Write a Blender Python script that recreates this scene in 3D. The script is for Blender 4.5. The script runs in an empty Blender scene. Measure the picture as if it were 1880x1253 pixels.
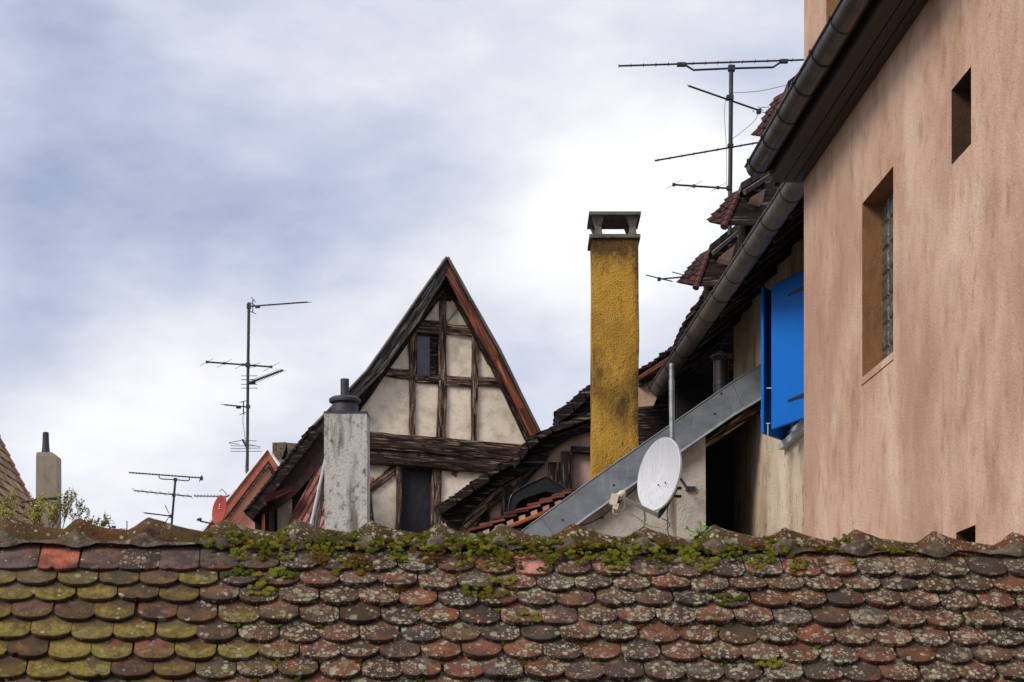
import bpy, bmesh, math, random
from mathutils import Vector as V, Matrix, noise
R = math.radians
random.seed(7)
C = bpy.context.scene.collection
scene = bpy.context.scene

# ------------------------------------------------------------------ camera
F = 3656.0; HZ = 1400.0; CX = 940.0; ZC = 7.0          # focal length and horizon in photo pixels, eye height
cd = bpy.data.cameras.new('camera'); cam = bpy.data.objects.new('camera', cd); C.objects.link(cam)
cam.location = (0, 0, ZC); cam.rotation_euler = (R(90), 0, 0)
cd.sensor_width = 36; cd.lens = 36 * F / 1880; cd.shift_y = (HZ - 626.5) / 1880
cd.clip_start = .1; cd.clip_end = 2000
cd.dof.use_dof = True; cd.dof.focus_distance = 20; cd.dof.aperture_fstop = 11
scene.camera = cam

# ------------------------------------------------------------------ light
SUN_EL, SUN_AZ = 35, 230          # azimuth clockwise from north (+Y): behind and left of the camera
sd = bpy.data.lights.new('sun', 'SUN'); so = bpy.data.objects.new('sun', sd); C.objects.link(so)
sd.energy = 2.5; sd.angle = R(22); sd.color = (1, .94, .86)
sdir = V((math.sin(R(SUN_AZ)) * math.cos(R(SUN_EL)), math.cos(R(SUN_AZ)) * math.cos(R(SUN_EL)), math.sin(R(SUN_EL))))
so.rotation_euler = sdir.to_track_quat('Z', 'Y').to_euler(); so.location = (-10, -10, 40)
w = bpy.data.worlds.new('World'); scene.world = w; w.use_nodes = True
scene.view_settings.view_transform = 'Standard'; scene.view_settings.look = 'None'
scene.view_settings.exposure = 0.1; scene.view_settings.gamma = 1

def build_world():
    nt = w.node_tree; N = nt.nodes; L = nt.links; N.clear()
    def nd(t, **k):
        n = N.new(t)
        for a, b in k.items(): setattr(n, a, b)
        return n
    def mth(op, a, b=None, c=None, clamp=False):
        n = nd('ShaderNodeMath', operation=op, use_clamp=clamp)
        for i, x in enumerate((a, b, c)):
            if x is None: continue
            if hasattr(x, 'links'): L.new(x, n.inputs[i])
            else: n.inputs[i].default_value = x
        return n.outputs[0]
    out = nd('ShaderNodeOutputWorld'); bg = nd('ShaderNodeBackground'); bg.inputs[1].default_value = .1
    L.new(bg.outputs[0], out.inputs[0])
    sky = nd('ShaderNodeTexSky', sky_type='NISHITA', sun_disc=False, sun_elevation=R(SUN_EL), sun_rotation=R(SUN_AZ))
    tc = nd('ShaderNodeTexCoord')
    def nz(scale, det, rough=.55, vec=(1, 1, 1), loc=(0, 0, 0), rot=(0, 0, 0), dist=0):
        m = nd('ShaderNodeMapping'); m.inputs['Scale'].default_value = vec; m.inputs['Location'].default_value = loc
        m.inputs['Rotation'].default_value = rot
        L.new(tc.outputs['Generated'], m.inputs[0])
        n = nd('ShaderNodeTexNoise'); n.inputs['Scale'].default_value = scale; n.inputs['Detail'].default_value = det
        n.inputs['Roughness'].default_value = rough; n.inputs['Distortion'].default_value = dist
        L.new(m.outputs[0], n.inputs[0]); return n.outputs[0]
    # broad bright and grey-blue masses of cloud, each round a direction of the sky
    warp = nd('ShaderNodeMapping'); L.new(tc.outputs['Generated'], warp.inputs[0])
    wn = nd('ShaderNodeTexNoise'); wn.inputs['Scale'].default_value = 7; wn.inputs['Detail'].default_value = 3; L.new(tc.outputs['Generated'], wn.inputs[0])
    ws = nd('ShaderNodeVectorMath', operation='SUBTRACT'); L.new(wn.outputs['Color'], ws.inputs[0]); ws.inputs[1].default_value = (.5, .5, .5)
    wm = nd('ShaderNodeVectorMath', operation='SCALE'); L.new(ws.outputs[0], wm.inputs[0]); wm.inputs['Scale'].default_value = .10
    wa = nd('ShaderNodeVectorMath', operation='ADD'); L.new(tc.outputs['Generated'], wa.inputs[0]); L.new(wm.outputs[0], wa.inputs[1])
    wnorm = nd('ShaderNodeVectorMath', operation='NORMALIZE'); L.new(wa.outputs[0], wnorm.inputs[0])
    total = mth('ADD', 0.60, 0.0)
    for px, py, deg, wt in CLOUDS:
        d = V(((px - CX) / F, 1, (HZ - py) / F)).normalized()
        dp = nd('ShaderNodeVectorMath', operation='DOT_PRODUCT'); L.new(wnorm.outputs[0], dp.inputs[0]); dp.inputs[1].default_value = d
        k = 1 / (1 - math.cos(R(deg)))
        g = mth('EXPONENT', mth('MULTIPLY', mth('SUBTRACT', dp.outputs['Value'], 1.0), k))
        total = mth('ADD', total, mth('MULTIPLY', g, wt))
    n1 = nz(9, 8, .58, (1, 1, 2.2), (3.1, 0, 0), (0, R(-24), 0))
    n2 = nz(26, 5, .55, (1, 1, 2.0), (0, 1, 4), (0, R(-28), 0))
    total = mth('ADD', total, mth('MULTIPLY', mth('SUBTRACT', n1, .5), .62))
    total = mth('ADD', total, mth('MULTIPLY', mth('SUBTRACT', n2, .5), .24))
    ramp = nd('ShaderNodeValToRGB'); L.new(total, ramp.inputs[0]); e = ramp.color_ramp.elements
    e[0].position = 0; e[0].color = (.27, .33, .45, 1)
    e[1].position = 1; e[1].color = (1.0, 1.0, 1.0, 1)
    for p, c in ((.25, (.36, .42, .60, 1)), (.5, (.57, .61, .76, 1)), (.72, (.78, .79, .87, 1)), (.88, (.92, .93, .97, 1))):
        q = e.new(p); q.color = c
    sc = nd('ShaderNodeVectorMath', operation='SCALE'); L.new(ramp.outputs[0], sc.inputs[0]); sc.inputs['Scale'].default_value = 10.0
    mx = nd('ShaderNodeMix', data_type='RGBA'); mx.inputs[0].default_value = .93
    L.new(sky.outputs[0], mx.inputs[6]); L.new(sc.outputs[0], mx.inputs[7]); L.new(mx.outputs[2], bg.inputs[0])
CLOUDS = [  # direction (as seen in the photo), angular radius, brightness
    (120, 60, 2.6, -.22), (60, 330, 3.0, -.20), (330, 400, 2.8, -.26), (590, 390, 2.0, -.18), (60, 560, 2.0, -.17),
    (820, 330, 2.2, -.10), (700, 40, 3.6, .04), (1130, 330, 3.0, .42), (1000, 440, 2.2, .24), (1330, 260, 2.6, .26), (700, 600, 3.0, .16),
    (1400, 30, 2.4, -.08), (1160, 620, 2.2, .10), (330, 690, 2.6, .22), (120, 760, 2.0, .10), (820, 560, 2.4, .08), (250, 900, 4.0, .16), (1000, 120, 2.8, .12), (330, 640, 2.0, .08)]
build_world()

# ------------------------------------------------------------------ helpers
def P(px, py, Y): return V(((px - CX) / F * Y, Y, ZC + (HZ - py) / F * Y))
def RP(px, py, p0, n):
    d = V(((px - CX) / F, 1, (HZ - py) / F)); o = V((0, 0, ZC))
    return o + d * ((p0 - o).dot(n) / d.dot(n))
def rnd(a, b): return random.uniform(a, b)
def srgb(h):
    v = [int(h[i:i + 2], 16) / 255 for i in (0, 2, 4)]
    return tuple(x / 12.92 if x <= .04045 else ((x + .055) / 1.055) ** 2.4 for x in v) + (1,)

def tag(o, label=None, cat=None, group=None, kind=None):
    if label: o['label'] = label
    if cat: o['category'] = cat
    if group: o['group'] = group
    if kind: o['kind'] = kind
    return o
def thing(name, loc, label, cat, group=None):
    o = bpy.data.objects.new(name, None); C.objects.link(o); o.location = loc; o.empty_display_size = .2
    return tag(o, label, cat, group)
def root_loc(o):
    while o.parent: o = o.parent
    return V(o.location)

class MB:
    def __init__(s): s.v = []; s.f = []; s.tc = []; s.col = []; s.at = []
    def add(s, vs, fs, tc=None, col=None, at=None):
        b = len(s.v); s.v += [V(x) for x in vs]; s.f += [tuple(b + i for i in f) for f in fs]
        s.tc += [V(x) for x in (tc or vs)]
        s.col += [col or (1, 1, 1, 1)] * len(vs) if not isinstance(col, list) else col
        s.at += [at or (0, 0, 0, 1)] * len(vs) if not isinstance(at, list) else at
        return s
    def build(s, name, mat, parent=None, smooth=None, label=None, kind=None):
        me = bpy.data.meshes.new(name); off = root_loc(parent) if parent else V((0, 0, 0))
        me.from_pydata([v - off for v in s.v], [], s.f); me.update()
        a = me.attributes.new('tc', 'FLOAT_VECTOR', 'POINT'); a.data.foreach_set('vector', [x for t in s.tc for x in t])
        a = me.color_attributes.new('col', 'FLOAT_COLOR', 'POINT'); a.data.foreach_set('color', [x for t in s.col for x in t])
        a = me.color_attributes.new('wear', 'FLOAT_COLOR', 'POINT'); a.data.foreach_set('color', [x for t in s.at for x in t])
        bm = bmesh.new(); bm.from_mesh(me); bmesh.ops.recalc_face_normals(bm, faces=bm.faces); bm.to_mesh(me); bm.free()
        me.materials.append(mat)
        if smooth:
            me.polygons.foreach_set('use_smooth', [True] * len(me.polygons)); me.set_sharp_from_angle(angle=R(smooth))
        o = bpy.data.objects.new(name, me); C.objects.link(o)
        if parent: o.parent = parent
        if label: o['label'] = label
        if kind: o['kind'] = kind
        return o
    # shapes
    def box(s, c, ax, ay, az, col=None, seed=None):
        """box centred at c with half-axis vectors"""
        c, ax, ay, az = V(c), V(ax), V(ay), V(az); vs = []; tc = []
        o = V((rnd(0, 9), rnd(0, 9), rnd(0, 9))) if seed else V((0, 0, 0))
        for k in (-1, 1):
            for j in (-1, 1):
                for i in (-1, 1):
                    vs.append(c + ax * i + ay * j + az * k); tc.append(o + V((ax.length * i, ay.length * j, az.length * k)) if seed else vs[-1])
        return s.add(vs, [(0, 2, 3, 1), (4, 5, 7, 6), (0, 1, 5, 4), (2, 6, 7, 3), (0, 4, 6, 2), (1, 3, 7, 5)], tc, col)
    def abox(s, x0, x1, y0, y1, z0, z1, **k):
        return s.box(((x0 + x1) / 2, (y0 + y1) / 2, (z0 + z1) / 2), ((x1 - x0) / 2, 0, 0), (0, (y1 - y0) / 2, 0), (0, 0, (z1 - z0) / 2), **k)
    def prism(s, pts, vec, col=None, tc=None):
        pts = [V(p) for p in pts]; vec = V(vec); n = len(pts)
        vs = pts + [p + vec for p in pts]
        return s.add(vs, [tuple(range(n)), tuple(range(2 * n - 1, n - 1, -1))] + [(i, i + n, (i + 1) % n + n, (i + 1) % n) for i in range(n)], None if tc is None else tc, col)
    def tube(s, path, r, n=8, col=None):
        path = [V(p) for p in path]; rr = r if isinstance(r, (list, tuple)) else [r] * len(path)
        vs = []; tcs = []; up = None; ln = 0; o = rnd(0, 9)
        for i, p in enumerate(path):
            a = path[max(i - 1, 0)]; b = path[min(i + 1, len(path) - 1)]; t = (b - a).normalized()
            if up is None: up = t.orthogonal().normalized()
            up = (up - t * up.dot(t)).normalized(); sd_ = t.cross(up)
            if i: ln += (p - path[i - 1]).length
            for k in range(n):
                an = 2 * math.pi * k / n
                vs.append(p + (up * math.cos(an) + sd_ * math.sin(an)) * rr[i]); tcs.append((o + ln, math.cos(an) * rr[i], math.sin(an) * rr[i]))
        fs = [(i * n + k, i * n + (k + 1) % n, (i + 1) * n + (k + 1) % n, (i + 1) * n + k) for i in range(len(path) - 1) for k in range(n)]
        fs += [tuple(range(n - 1, -1, -1)), tuple(range((len(path) - 1) * n, len(path) * n))]
        return s.add(vs, fs, tcs, col)
    def lathe(s, c, prof, n=28, axis=None, col=None):
        """prof: (radius, height) pairs turned about axis"""
        ax = (axis or V((0, 0, 1))).normalized(); u = ax.orthogonal().normalized(); q = ax.cross(u); c = V(c)
        vs = [c + ax * h + (u * math.cos(2 * math.pi * k / n) + q * math.sin(2 * math.pi * k / n)) * max(r, 1e-4) for r, h in prof for k in range(n)]
        fs = [(i * n + k, i * n + (k + 1) % n, (i + 1) * n + (k + 1) % n, (i + 1) * n + k) for i in range(len(prof) - 1) for k in range(n)]
        return s.add(vs, fs, None, col)
    def beam(s, p0, p1, w, h, nrm, jit=.0, n=10, w1=None):
        """timber from p0 to p1, w across, h along nrm, wavering like old wood"""
        p0, p1, nrm = V(p0), V(p1), V(nrm).normalized(); t = (p1 - p0); ln = t.length; t.normalize()
        nrm = (nrm - t * nrm.dot(t)).normalized(); sd_ = t.cross(nrm); vs = []; tcs = []; o = V((rnd(0, 50), rnd(0, 50), rnd(0, 50)))
        prof = [(-.5, -.42), (-.42, -.5), (.42, -.5), (.5, -.42), (.5, .42), (.42, .5), (-.42, .5), (-.5, .42)]
        w1 = w if w1 is None else w1
        for i in range(n + 1):
            f = i / n; c = p0 + t * ln * f; ww = w + (w1 - w) * f
            for j, (a, b) in enumerate(prof):
                q = o + V((f * ln * 2.2, j * 3.1, 0)); d = noise.noise(q) * jit; e = noise.noise(q + V((0, 0, 7))) * jit
                vs.append(c + sd_ * (a * ww + d) + nrm * (b * h + e * .5)); tcs.append(o + V((f * ln, a * ww, b * h)))
        m = 8
        fs = [(i * m + k, i * m + (k + 1) % m, (i + 1) * m + (k + 1) % m, (i + 1) * m + k) for i in range(n) for k in range(m)]
        fs += [tuple(range(m - 1, -1, -1)), tuple(range(n * m, (n + 1) * m))]
        return s.add(vs, fs, tcs)
    def tiles(s, A, B, Cc, D, expo=.12, tw=.18, th=.016, pal=None, jit=.006, rnd_end=False, flip=1):
        """roof tiling over the quad A B (eave) Cc D (ridge): every tile its own tilted slab"""
        A, B, Cc, D = V(A), V(B), V(Cc), V(D); nrm = (B - A).cross(D - A).normalized() * (flip or 1)
        if flip == 0 and nrm.dot(V((0, 0, ZC)) - A) < 0: nrm = -nrm
        L0 = ((D - A).length + (Cc - B).length) / 2; rows = max(1, int(L0 / expo + .5))
        for r in range(rows):
            f0 = r / rows; f1 = min(1.0, (r + 1.9) / rows)
            a = A.lerp(D, f0); b = B.lerp(Cc, f0); a1 = A.lerp(D, f1); b1 = B.lerp(Cc, f1)
            wd = (b - a).length; nt_ = max(1, int(wd / tw + .5)); sh = (.5 if r % 2 else 0)
            for i in range(-1 if sh else 0, nt_):
                g0 = max(0, (i + sh) / nt_); g1 = min(1, (i + 1 + sh) / nt_)
                if g1 - g0 < .02 / nt_: continue
                gp = .004 / max(wd, .1); g0 += gp; g1 -= gp
                j1, j2 = rnd(-jit, jit), rnd(-jit, jit); dn = (a - a1).normalized()
                p = [a.lerp(b, g0) + dn * j1, a.lerp(b, g1) + dn * j1, a1.lerp(b1, g1), a1.lerp(b1, g0)]
                if rnd_end:
                    m1 = a.lerp(b, g0 * .8 + g1 * .2) + dn * (j1 + .03); m2 = a.lerp(b, g0 * .2 + g1 * .8) + dn * (j1 + .03)
                    p = [p[0], m1, m2, p[1], p[2], p[3]]
                k = len(p); lift = [nrm * (th * 2.1 + j2)] * (k - 2) + [nrm * .002] * 2
                top = [x + l for x, l in zip(p, lift)]; bot = [x - nrm * th for x in top]
                col = random.choice(pal) if pal else (1, 1, 1, 1); v_ = rnd(.8, 1.2); col = (col[0] * v_, col[1] * v_, col[2] * v_, 1)
                o = V((rnd(0, 9), rnd(0, 9), rnd(0, 9)))
                s.add(top + bot, [tuple(range(k)), tuple(range(2 * k - 1, k - 1, -1))] + [(x, x + k, (x + 1) % k + k, (x + 1) % k) for x in range(k)], [x + o for x in top + bot], col, (rnd(0, 1), rnd(0, 1), 0, 1))
        return s

# ------------------------------------------------------------------ materials
def material(name, base, layers=(), rough=.85, bump=0, bscale=(30, 30, 30), bdet=6, metal=0, attr=False, lichen=None, spec=.4, bump2=None, rough_var=0, soot=None):
    """base colour with noise-masked layers (colour, scale, lo, hi, seed[, detail[, strength]]); coordinates come from the mesh's own tc attribute"""
    m = bpy.data.materials.new(name); m.use_nodes = True; nt = m.node_tree; N = nt.nodes; L = nt.links
    b = N['Principled BSDF']; b.inputs['Roughness'].default_value = rough; b.inputs['Metallic'].default_value = metal
    b.inputs['Specular IOR Level'].default_value = spec
    at = N.new('ShaderNodeAttribute'); at.attribute_name = 'tc'
    def coords(sc, seed):
        mp = N.new('ShaderNodeMapping'); mp.inputs['Scale'].default_value = sc; mp.inputs['Location'].default_value = (seed * 3.7, seed * 1.3, seed * 5.1)
        L.new(at.outputs['Vector'], mp.inputs[0]); return mp.outputs[0]
    def noi(sc, seed, det=5, rg=.6, dist=0):
        n = N.new('ShaderNodeTexNoise'); n.inputs['Scale'].default_value = 1; n.inputs['Detail'].default_value = det; n.inputs['Roughness'].default_value = rg
        n.inputs['Distortion'].default_value = dist
        L.new(coords(sc, seed), n.inputs[0]); return n.outputs[0]
    def mr(x, lo, hi, t0=0, t1=1):
        n = N.new('ShaderNodeMapRange'); n.inputs[1].default_value = lo; n.inputs[2].default_value = hi; n.inputs[3].default_value = t0; n.inputs[4].default_value = t1
        L.new(x, n.inputs[0]); return n.outputs[0]
    def mul(a, b_, op='MULTIPLY'):
        n = N.new('ShaderNodeMath'); n.operation = op
        for i, x in enumerate((a, b_)):
            if hasattr(x, 'links'): L.new(x, n.inputs[i])
            else: n.inputs[i].default_value = x
        return n.outputs[0]
    def mix(f, c1, c2):
        n = N.new('ShaderNodeMix'); n.data_type = 'RGBA'
        for i, x in ((0, f), (6, c1), (7, c2)):
            if hasattr(x, 'links'): L.new(x, n.inputs[i])
            elif i == 0: n.inputs[0].default_value = x
            else: n.inputs[i].default_value = x
        return n.outputs[2]
    cur = base
    if attr:
        ca = N.new('ShaderNodeAttribute'); ca.attribute_name = 'col'; cur = ca.outputs['Color']
        if base != (1, 1, 1, 1):
            n = N.new('ShaderNodeMix'); n.data_type = 'RGBA'; n.blend_type = 'MULTIPLY'; n.inputs[0].default_value = 1
            L.new(cur, n.inputs[6]); n.inputs[7].default_value = base; cur = n.outputs[2]
    for ly in layers:
        c, sc, lo, hi, seed = ly[:5]; det = ly[5] if len(ly) > 5 else 5; st = ly[6] if len(ly) > 6 else 1
        cur = mix(mr(noi(sc, seed, det), lo, hi, 0, st), cur, c)
    hgt = None
    if lichen:
        # crusts of lichen: discs round scattered points, how many set by the wear attribute (x: pale lichen, y: yellow algae, z: darkening)
        wa = N.new('ShaderNodeAttribute'); wa.attribute_name = 'wear'; sp = N.new('ShaderNodeSeparateXYZ'); L.new(wa.outputs['Vector'], sp.inputs[0])
        cur = mix(mr(mul(noi((9, 9, 9), 5, 6, .65), mr(sp.outputs[1], 0, 1, 0, 1.0)), .28, .52, 0, .75), cur, srgb('66582c'))
        cur = mix(mr(mul(noi((26, 26, 26), 9, 6, .65), mr(sp.outputs[1], 0, 1, 0, 1.0)), .40, .60, 0, .75), cur, srgb('8f8240'))
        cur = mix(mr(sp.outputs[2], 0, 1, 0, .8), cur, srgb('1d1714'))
        for sc, amt, r0, colr, seed in ((26, .85, .54, srgb('9c977c'), 1), (42, .95, .54, srgb('b2ad95'), 2), (17, .60, .46, srgb('85826a'), 3), (90, .85, .46, srgb('b7b29b'), 4)):
            vo = N.new('ShaderNodeTexVoronoi'); vo.inputs['Scale'].default_value = 1; vo.inputs['Randomness'].default_value = 1
            ad = N.new('ShaderNodeVectorMath'); ad.operation = 'ADD'; L.new(coords((sc, sc, sc), seed), ad.inputs[0])
            nn = N.new('ShaderNodeTexNoise'); nn.inputs['Scale'].default_value = 3; nn.inputs['Detail'].default_value = 2; L.new(coords((sc, sc, sc), seed + 2), nn.inputs[0])
            scv = N.new('ShaderNodeVectorMath'); scv.operation = 'SCALE'; L.new(nn.outputs['Color'], scv.inputs[0]); scv.inputs['Scale'].default_value = .35
            L.new(scv.outputs[0], ad.inputs[1]); L.new(ad.outputs[0], vo.inputs['Vector'])
            sx = N.new('ShaderNodeSeparateColor'); L.new(vo.outputs['Color'], sx.inputs[0])
            dense = mul(sp.outputs[0], mr(noi((9, 9, 9), seed + 20, 4), .42, .60, .04, 1.35))
            sel = mul(sx.outputs[0], mul(dense, amt), 'LESS_THAN')
            rad = mul(mr(sx.outputs[1], 0, 1, .45, 1), r0)
            edge = mr(mul(rad, vo.outputs['Distance'], 'SUBTRACT'), 0, .07)
            msk = mul(edge, sel)
            c2 = mix(mr(noi((sc * 2.4,) * 3, seed + 8), .35, .65), colr, tuple(x * .62 for x in colr[:3]) + (1,))
            cur = mix(mul(msk, .84), cur, c2)
            hgt = msk if hgt is None else mul(hgt, msk, 'MAXIMUM')
    if soot:
        wa = N.new('ShaderNodeAttribute'); wa.attribute_name = 'wear'; sp = N.new('ShaderNodeSeparateXYZ'); L.new(wa.outputs['Vector'], sp.inputs[0])
        cur = mix(mr(mul(sp.outputs[0], mul(noi((6, 6, 4), 31, 9, .7), noi((28, 28, 18), 33, 8, .7)), 'MULTIPLY'), .06, .26, 0, .85), cur, soot)
    if hasattr(cur, 'links'): L.new(cur, b.inputs['Base Color'])
    else: b.inputs['Base Color'].default_value = cur
    if rough_var: L.new(mr(noi((6, 6, 6), 3), .3, .7, rough - rough_var, rough + rough_var), b.inputs['Roughness'])
    if bump:
        h = noi(bscale, 11, bdet)
        if bump2: h = mul(h, mul(noi(bump2, 13, 4), 2.0), 'ADD')
        if hgt is not None: h = mul(h, mul(hgt, .35), 'ADD')
        bp = N.new('ShaderNodeBump'); bp.inputs['Strength'].default_value = min(1, bump); bp.inputs['Distance'].default_value = .02 if bump <= 1 else .02 * bump
        L.new(h, bp.inputs['Height']); L.new(bp.outputs[0], b.inputs['Normal'])
    return m

W1 = (1, 1, 1, 1)
M = {}
M['tile'] = material('clay_tile', W1, [(srgb('3f3531'), (9, 9, 9), .42, .62, 1, 8, .8), (srgb('94543a'), (12, 12, 12), .54, .68, 2, 7, .6), (srgb('221c1a'), (34, 34, 34), .56, .70, 4, 7, .7), (srgb('84766a'), (22, 22, 22), .58, .70, 6, 7, .5)],
                     rough=.92, bump=.55, bscale=(70, 70, 70), attr=True, lichen=True, spec=.15)
M['ridge'] = material('ridge_clay', W1, [(srgb('4b4420'), (6, 6, 9), .42, .60, 1, 6, .85), (srgb('2f2620'), (12, 12, 12), .52, .70, 3, 6, .8), (srgb('7b4026'), (16, 16, 16), .62, .75, 6, 5, .6)],
                      rough=.95, bump=.8, bscale=(55, 55, 55), attr=True, lichen=True, spec=.1)
M['mortar'] = material('lime_mortar', srgb('6b5e50'), [(srgb('352b23'), (14, 14, 14), .42, .60, 1, 8, .9), (srgb('9a9181'), (30, 30, 30), .56, .68, 2, 8, .8), (srgb('4a4420'), (8, 8, 8), .50, .66, 4, 6, .8), (srgb('77503a'), (6, 6, 6), .56, .66, 7, 6, .6)], rough=.95, bump=1, bscale=(60, 60, 60))
M['oldtile'] = material('old_roof_tile', W1, [(srgb('241a18'), (9, 9, 9), .45, .7, 1, 6, .75), (srgb('7a7267'), (30, 30, 30), .62, .74, 2, 5, .4)], rough=.93, bump=.6, bscale=(60, 60, 60), attr=True, spec=.2)
M['redtile'] = material('red_roof_tile', W1, [(srgb('4a332a'), (6, 6, 6), .5, .75, 1, 6, .5)], rough=.9, bump=.4, bscale=(50, 50, 50), attr=True, spec=.2)
M['pink'] = material('pink_stucco', srgb('c9a68d'), [
    (srgb('a27a61'), (2.6, 2.6, 1.5), .42, .70, 1, 8, .75), (srgb('d6baa4'), (1.6, 1.6, 1.0), .44, .66, 2, 8, .85),
    (srgb('99705a'), (6, 6, 3.0), .55, .72, 3, 9, .65), (srgb('9c735e'), (15, 15, 10), .54, .72, 4, 8, .45), (srgb('a5816c'), (.6, .6, .5), .45, .62, 6, 4, .6), (srgb('745140'), (5, 5, 2.6), .64, .76, 9, 9, .45), (srgb('8f6a52'), (1.1, 1.1, .5), .58, .72, 12, 8, .5)],
    rough=.92, bump=.35, bscale=(9, 9, 6), bdet=9, bump2=(60, 60, 50), spec=.15)
M['ochre'] = material('ochre_reveal', srgb('8a623e'), [(srgb('65432a'), (9, 9, 3), .45, .7, 1, 6, .6), (srgb('9c7350'), (30, 30, 12), .5, .7, 3, 5, .5)], rough=.9, bump=.3, bscale=(60, 60, 60))
M['brown_reveal'] = material('brown_shaded_reveal', srgb('4a3424'), [(srgb('2c1f17'), (5, 5, 5), .45, .68, 1, 6, .7)], rough=.95, bump=.3)  # shade of the deep openings is put into this darker brown
M['soffit'] = material('dark_soffit_board', srgb('2e2220'), [(srgb('1c1514'), (1.5, 30, 30), .45, .7, 1, 5, .7), (srgb('463632'), (20, 20, 20), .62, .75, 2, 5, .35)], rough=.65, bump=.2, bscale=(40, 40, 40))
M['gutter'] = material('weathered_zinc_gutter', srgb('645d58'), [(srgb('3b3632'), (3, 3, 3), .42, .68, 1, 6, .8), (srgb('7d7873'), (11, 11, 11), .58, .74, 2, 6, .5), (srgb('4c4034'), (26, 26, 26), .56, .72, 5, 5, .5)],
                       rough=.5, metal=.2, bump=.12, bscale=(18, 18, 18), rough_var=.12)
M['gutter_dark'] = material('brown_coated_gutter', srgb('332c29'), [(srgb('201b19'), (3, 3, 3), .42, .68, 1, 6, .8), (srgb('544a44'), (12, 12, 12), .60, .76, 2, 6, .5)],
                       rough=.38, metal=.35, bump=.12, bscale=(18, 18, 18), rough_var=.1)
M['stained'] = material('stained_render', srgb('cdb99f'), [
    (srgb('8a745c'), (1.0, 1.0, .7), .44, .64, 1, 9, .85), (srgb('dccdb8'), (1.5, 1.5, 1.0), .50, .66, 2, 9, .85), (srgb('8f5f38'), (2.0, 2.0, .5), .56, .68, 3, 9, .8),
    (srgb('3c322a'), (3.5, 3.5, 3), .62, .72, 5, 9, .85), (srgb('6b5644'), (8, 8, 6), .58, .70, 7, 8, .6)], rough=.93, bump=.5, bscale=(7, 7, 7), bump2=(40, 40, 40), spec=.12)
M['white'] = material('dirty_white_render', srgb('cbc4ba'), [(srgb('97897a'), (3, 3, 3), .45, .68, 1, 8, .6), (srgb('6f655a'), (16, 16, 16), .60, .74, 2, 6, .5), (srgb('cfc9bf'), (9, 9, 9), .52, .7, 4, 5, .6)],
                      rough=.92, bump=.8, bscale=(22, 22, 22), bump2=(80, 80, 80), spec=.15)
M['whitechim'] = material('weathered_chimney_render', srgb('d2cdc6'), [
    (srgb('5d564f'), (5, 5, .9), .50, .66, 1, 8, .85), (srgb('4a443f'), (11, 11, 8), .56, .70, 2, 9, .9), (srgb('948a7e'), (30, 30, 20), .5, .7, 3, 6, .6), (srgb('d1cdc6'), (7, 7, 2), .53, .7, 6, 6, .6)],
    rough=.94, bump=.8, bscale=(25, 25, 25), bump2=(70, 70, 70), spec=.12)
M['yellow'] = material('ochre_yellow_render', srgb('c2953f'), [
    (srgb('9f7935'), (3.0, 3.0, 1.6), .44, .64, 1, 8, .8), (srgb('433426'), (1.7, 1.7, .9), .53, .68, 2, 9, .85), (srgb('c39c52'), (7, 7, 6), .54, .68, 3, 7, .6),
    (srgb('33281c'), (22, 22, 14), .60, .70, 4, 9, .85), (srgb('7b5a2a'), (12, 12, 3.5), .56, .70, 7, 7, .6)], rough=.92, bump=.7, bscale=(9, 9, 7), bump2=(55, 55, 45), spec=.12, soot=srgb('3a2f24'))
M['concrete'] = material('grey_concrete', srgb('6b655f'), [(srgb('3d3935'), (8, 8, 8), .45, .68, 1, 7, .8), (srgb('8d8780'), (25, 25, 25), .56, .72, 2, 5, .5)], rough=.93, bump=.6, bscale=(50, 50, 50))
M['brownchim'] = material('grey_brown_render', srgb('8d8273'), [(srgb('5f564a'), (3, 3, 1.2), .45, .68, 1, 7, .7), (srgb('a19686'), (18, 18, 18), .56, .72, 2, 5, .5)], rough=.93, bump=.4, bscale=(40, 40, 40))
M['infill'] = material('lime_plaster_infill', srgb('ecdcc5'), [(srgb('a3937e'), (4, 4, 4), .46, .68, 1, 7, .6), (srgb('7d6d5c'), (20, 20, 20), .62, .76, 2, 6, .45), (srgb('d0c4b2'), (9, 9, 9), .5, .7, 5, 5, .6)],
                       rough=.94, bump=.5, bscale=(18, 18, 18), bump2=(70, 70, 70), spec=.12)
M['pinkinfill'] = material('pink_plaster_infill', srgb('b89a86'), [(srgb('7d6353'), (4, 4, 4), .48, .7, 1, 7, .6), (srgb('4f3d33'), (12, 12, 12), .62, .76, 2, 6, .5)], rough=.94, bump=.5, bscale=(18, 18, 18))
M['timber'] = material('old_oak_timber', srgb('5e493d'), [(srgb('1a1211'), (2.2, 22, 22), .44, .56, 1, 9, .95), (srgb('a8917f'), (3.2, 38, 38), .53, .62, 2, 9, .85), (srgb('6b3220'), (1.4, 4, 4), .58, .72, 4, 5, .5)],
                       rough=.9, bump=1.6, bscale=(2.2, 40, 40), bdet=8, spec=.2)
M['darktimber'] = material('dark_timber', srgb('2c2220'), [(srgb('0d0a09'), (2.0, 24, 24), .42, .6, 1, 8, .9), (srgb('857468'), (2.6, 34, 34), .56, .66, 2, 9, .8)], rough=.9, bump=1.2, bscale=(2.2, 40, 40), bdet=8, spec=.2)
M['sillbeam'] = material('weathered_sill_beam', srgb('3d2e29'), [(srgb('140e0d'), (1.6, 14, 14), .44, .58, 1, 9, .95), (srgb('8d7767'), (2.4, 26, 26), .55, .64, 2, 9, .8), (srgb('5c3a2a'), (1.0, 4, 4), .55, .7, 4, 6, .6)], rough=.92, bump=2, bscale=(2.0, 24, 24), bdet=9, spec=.15)
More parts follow.
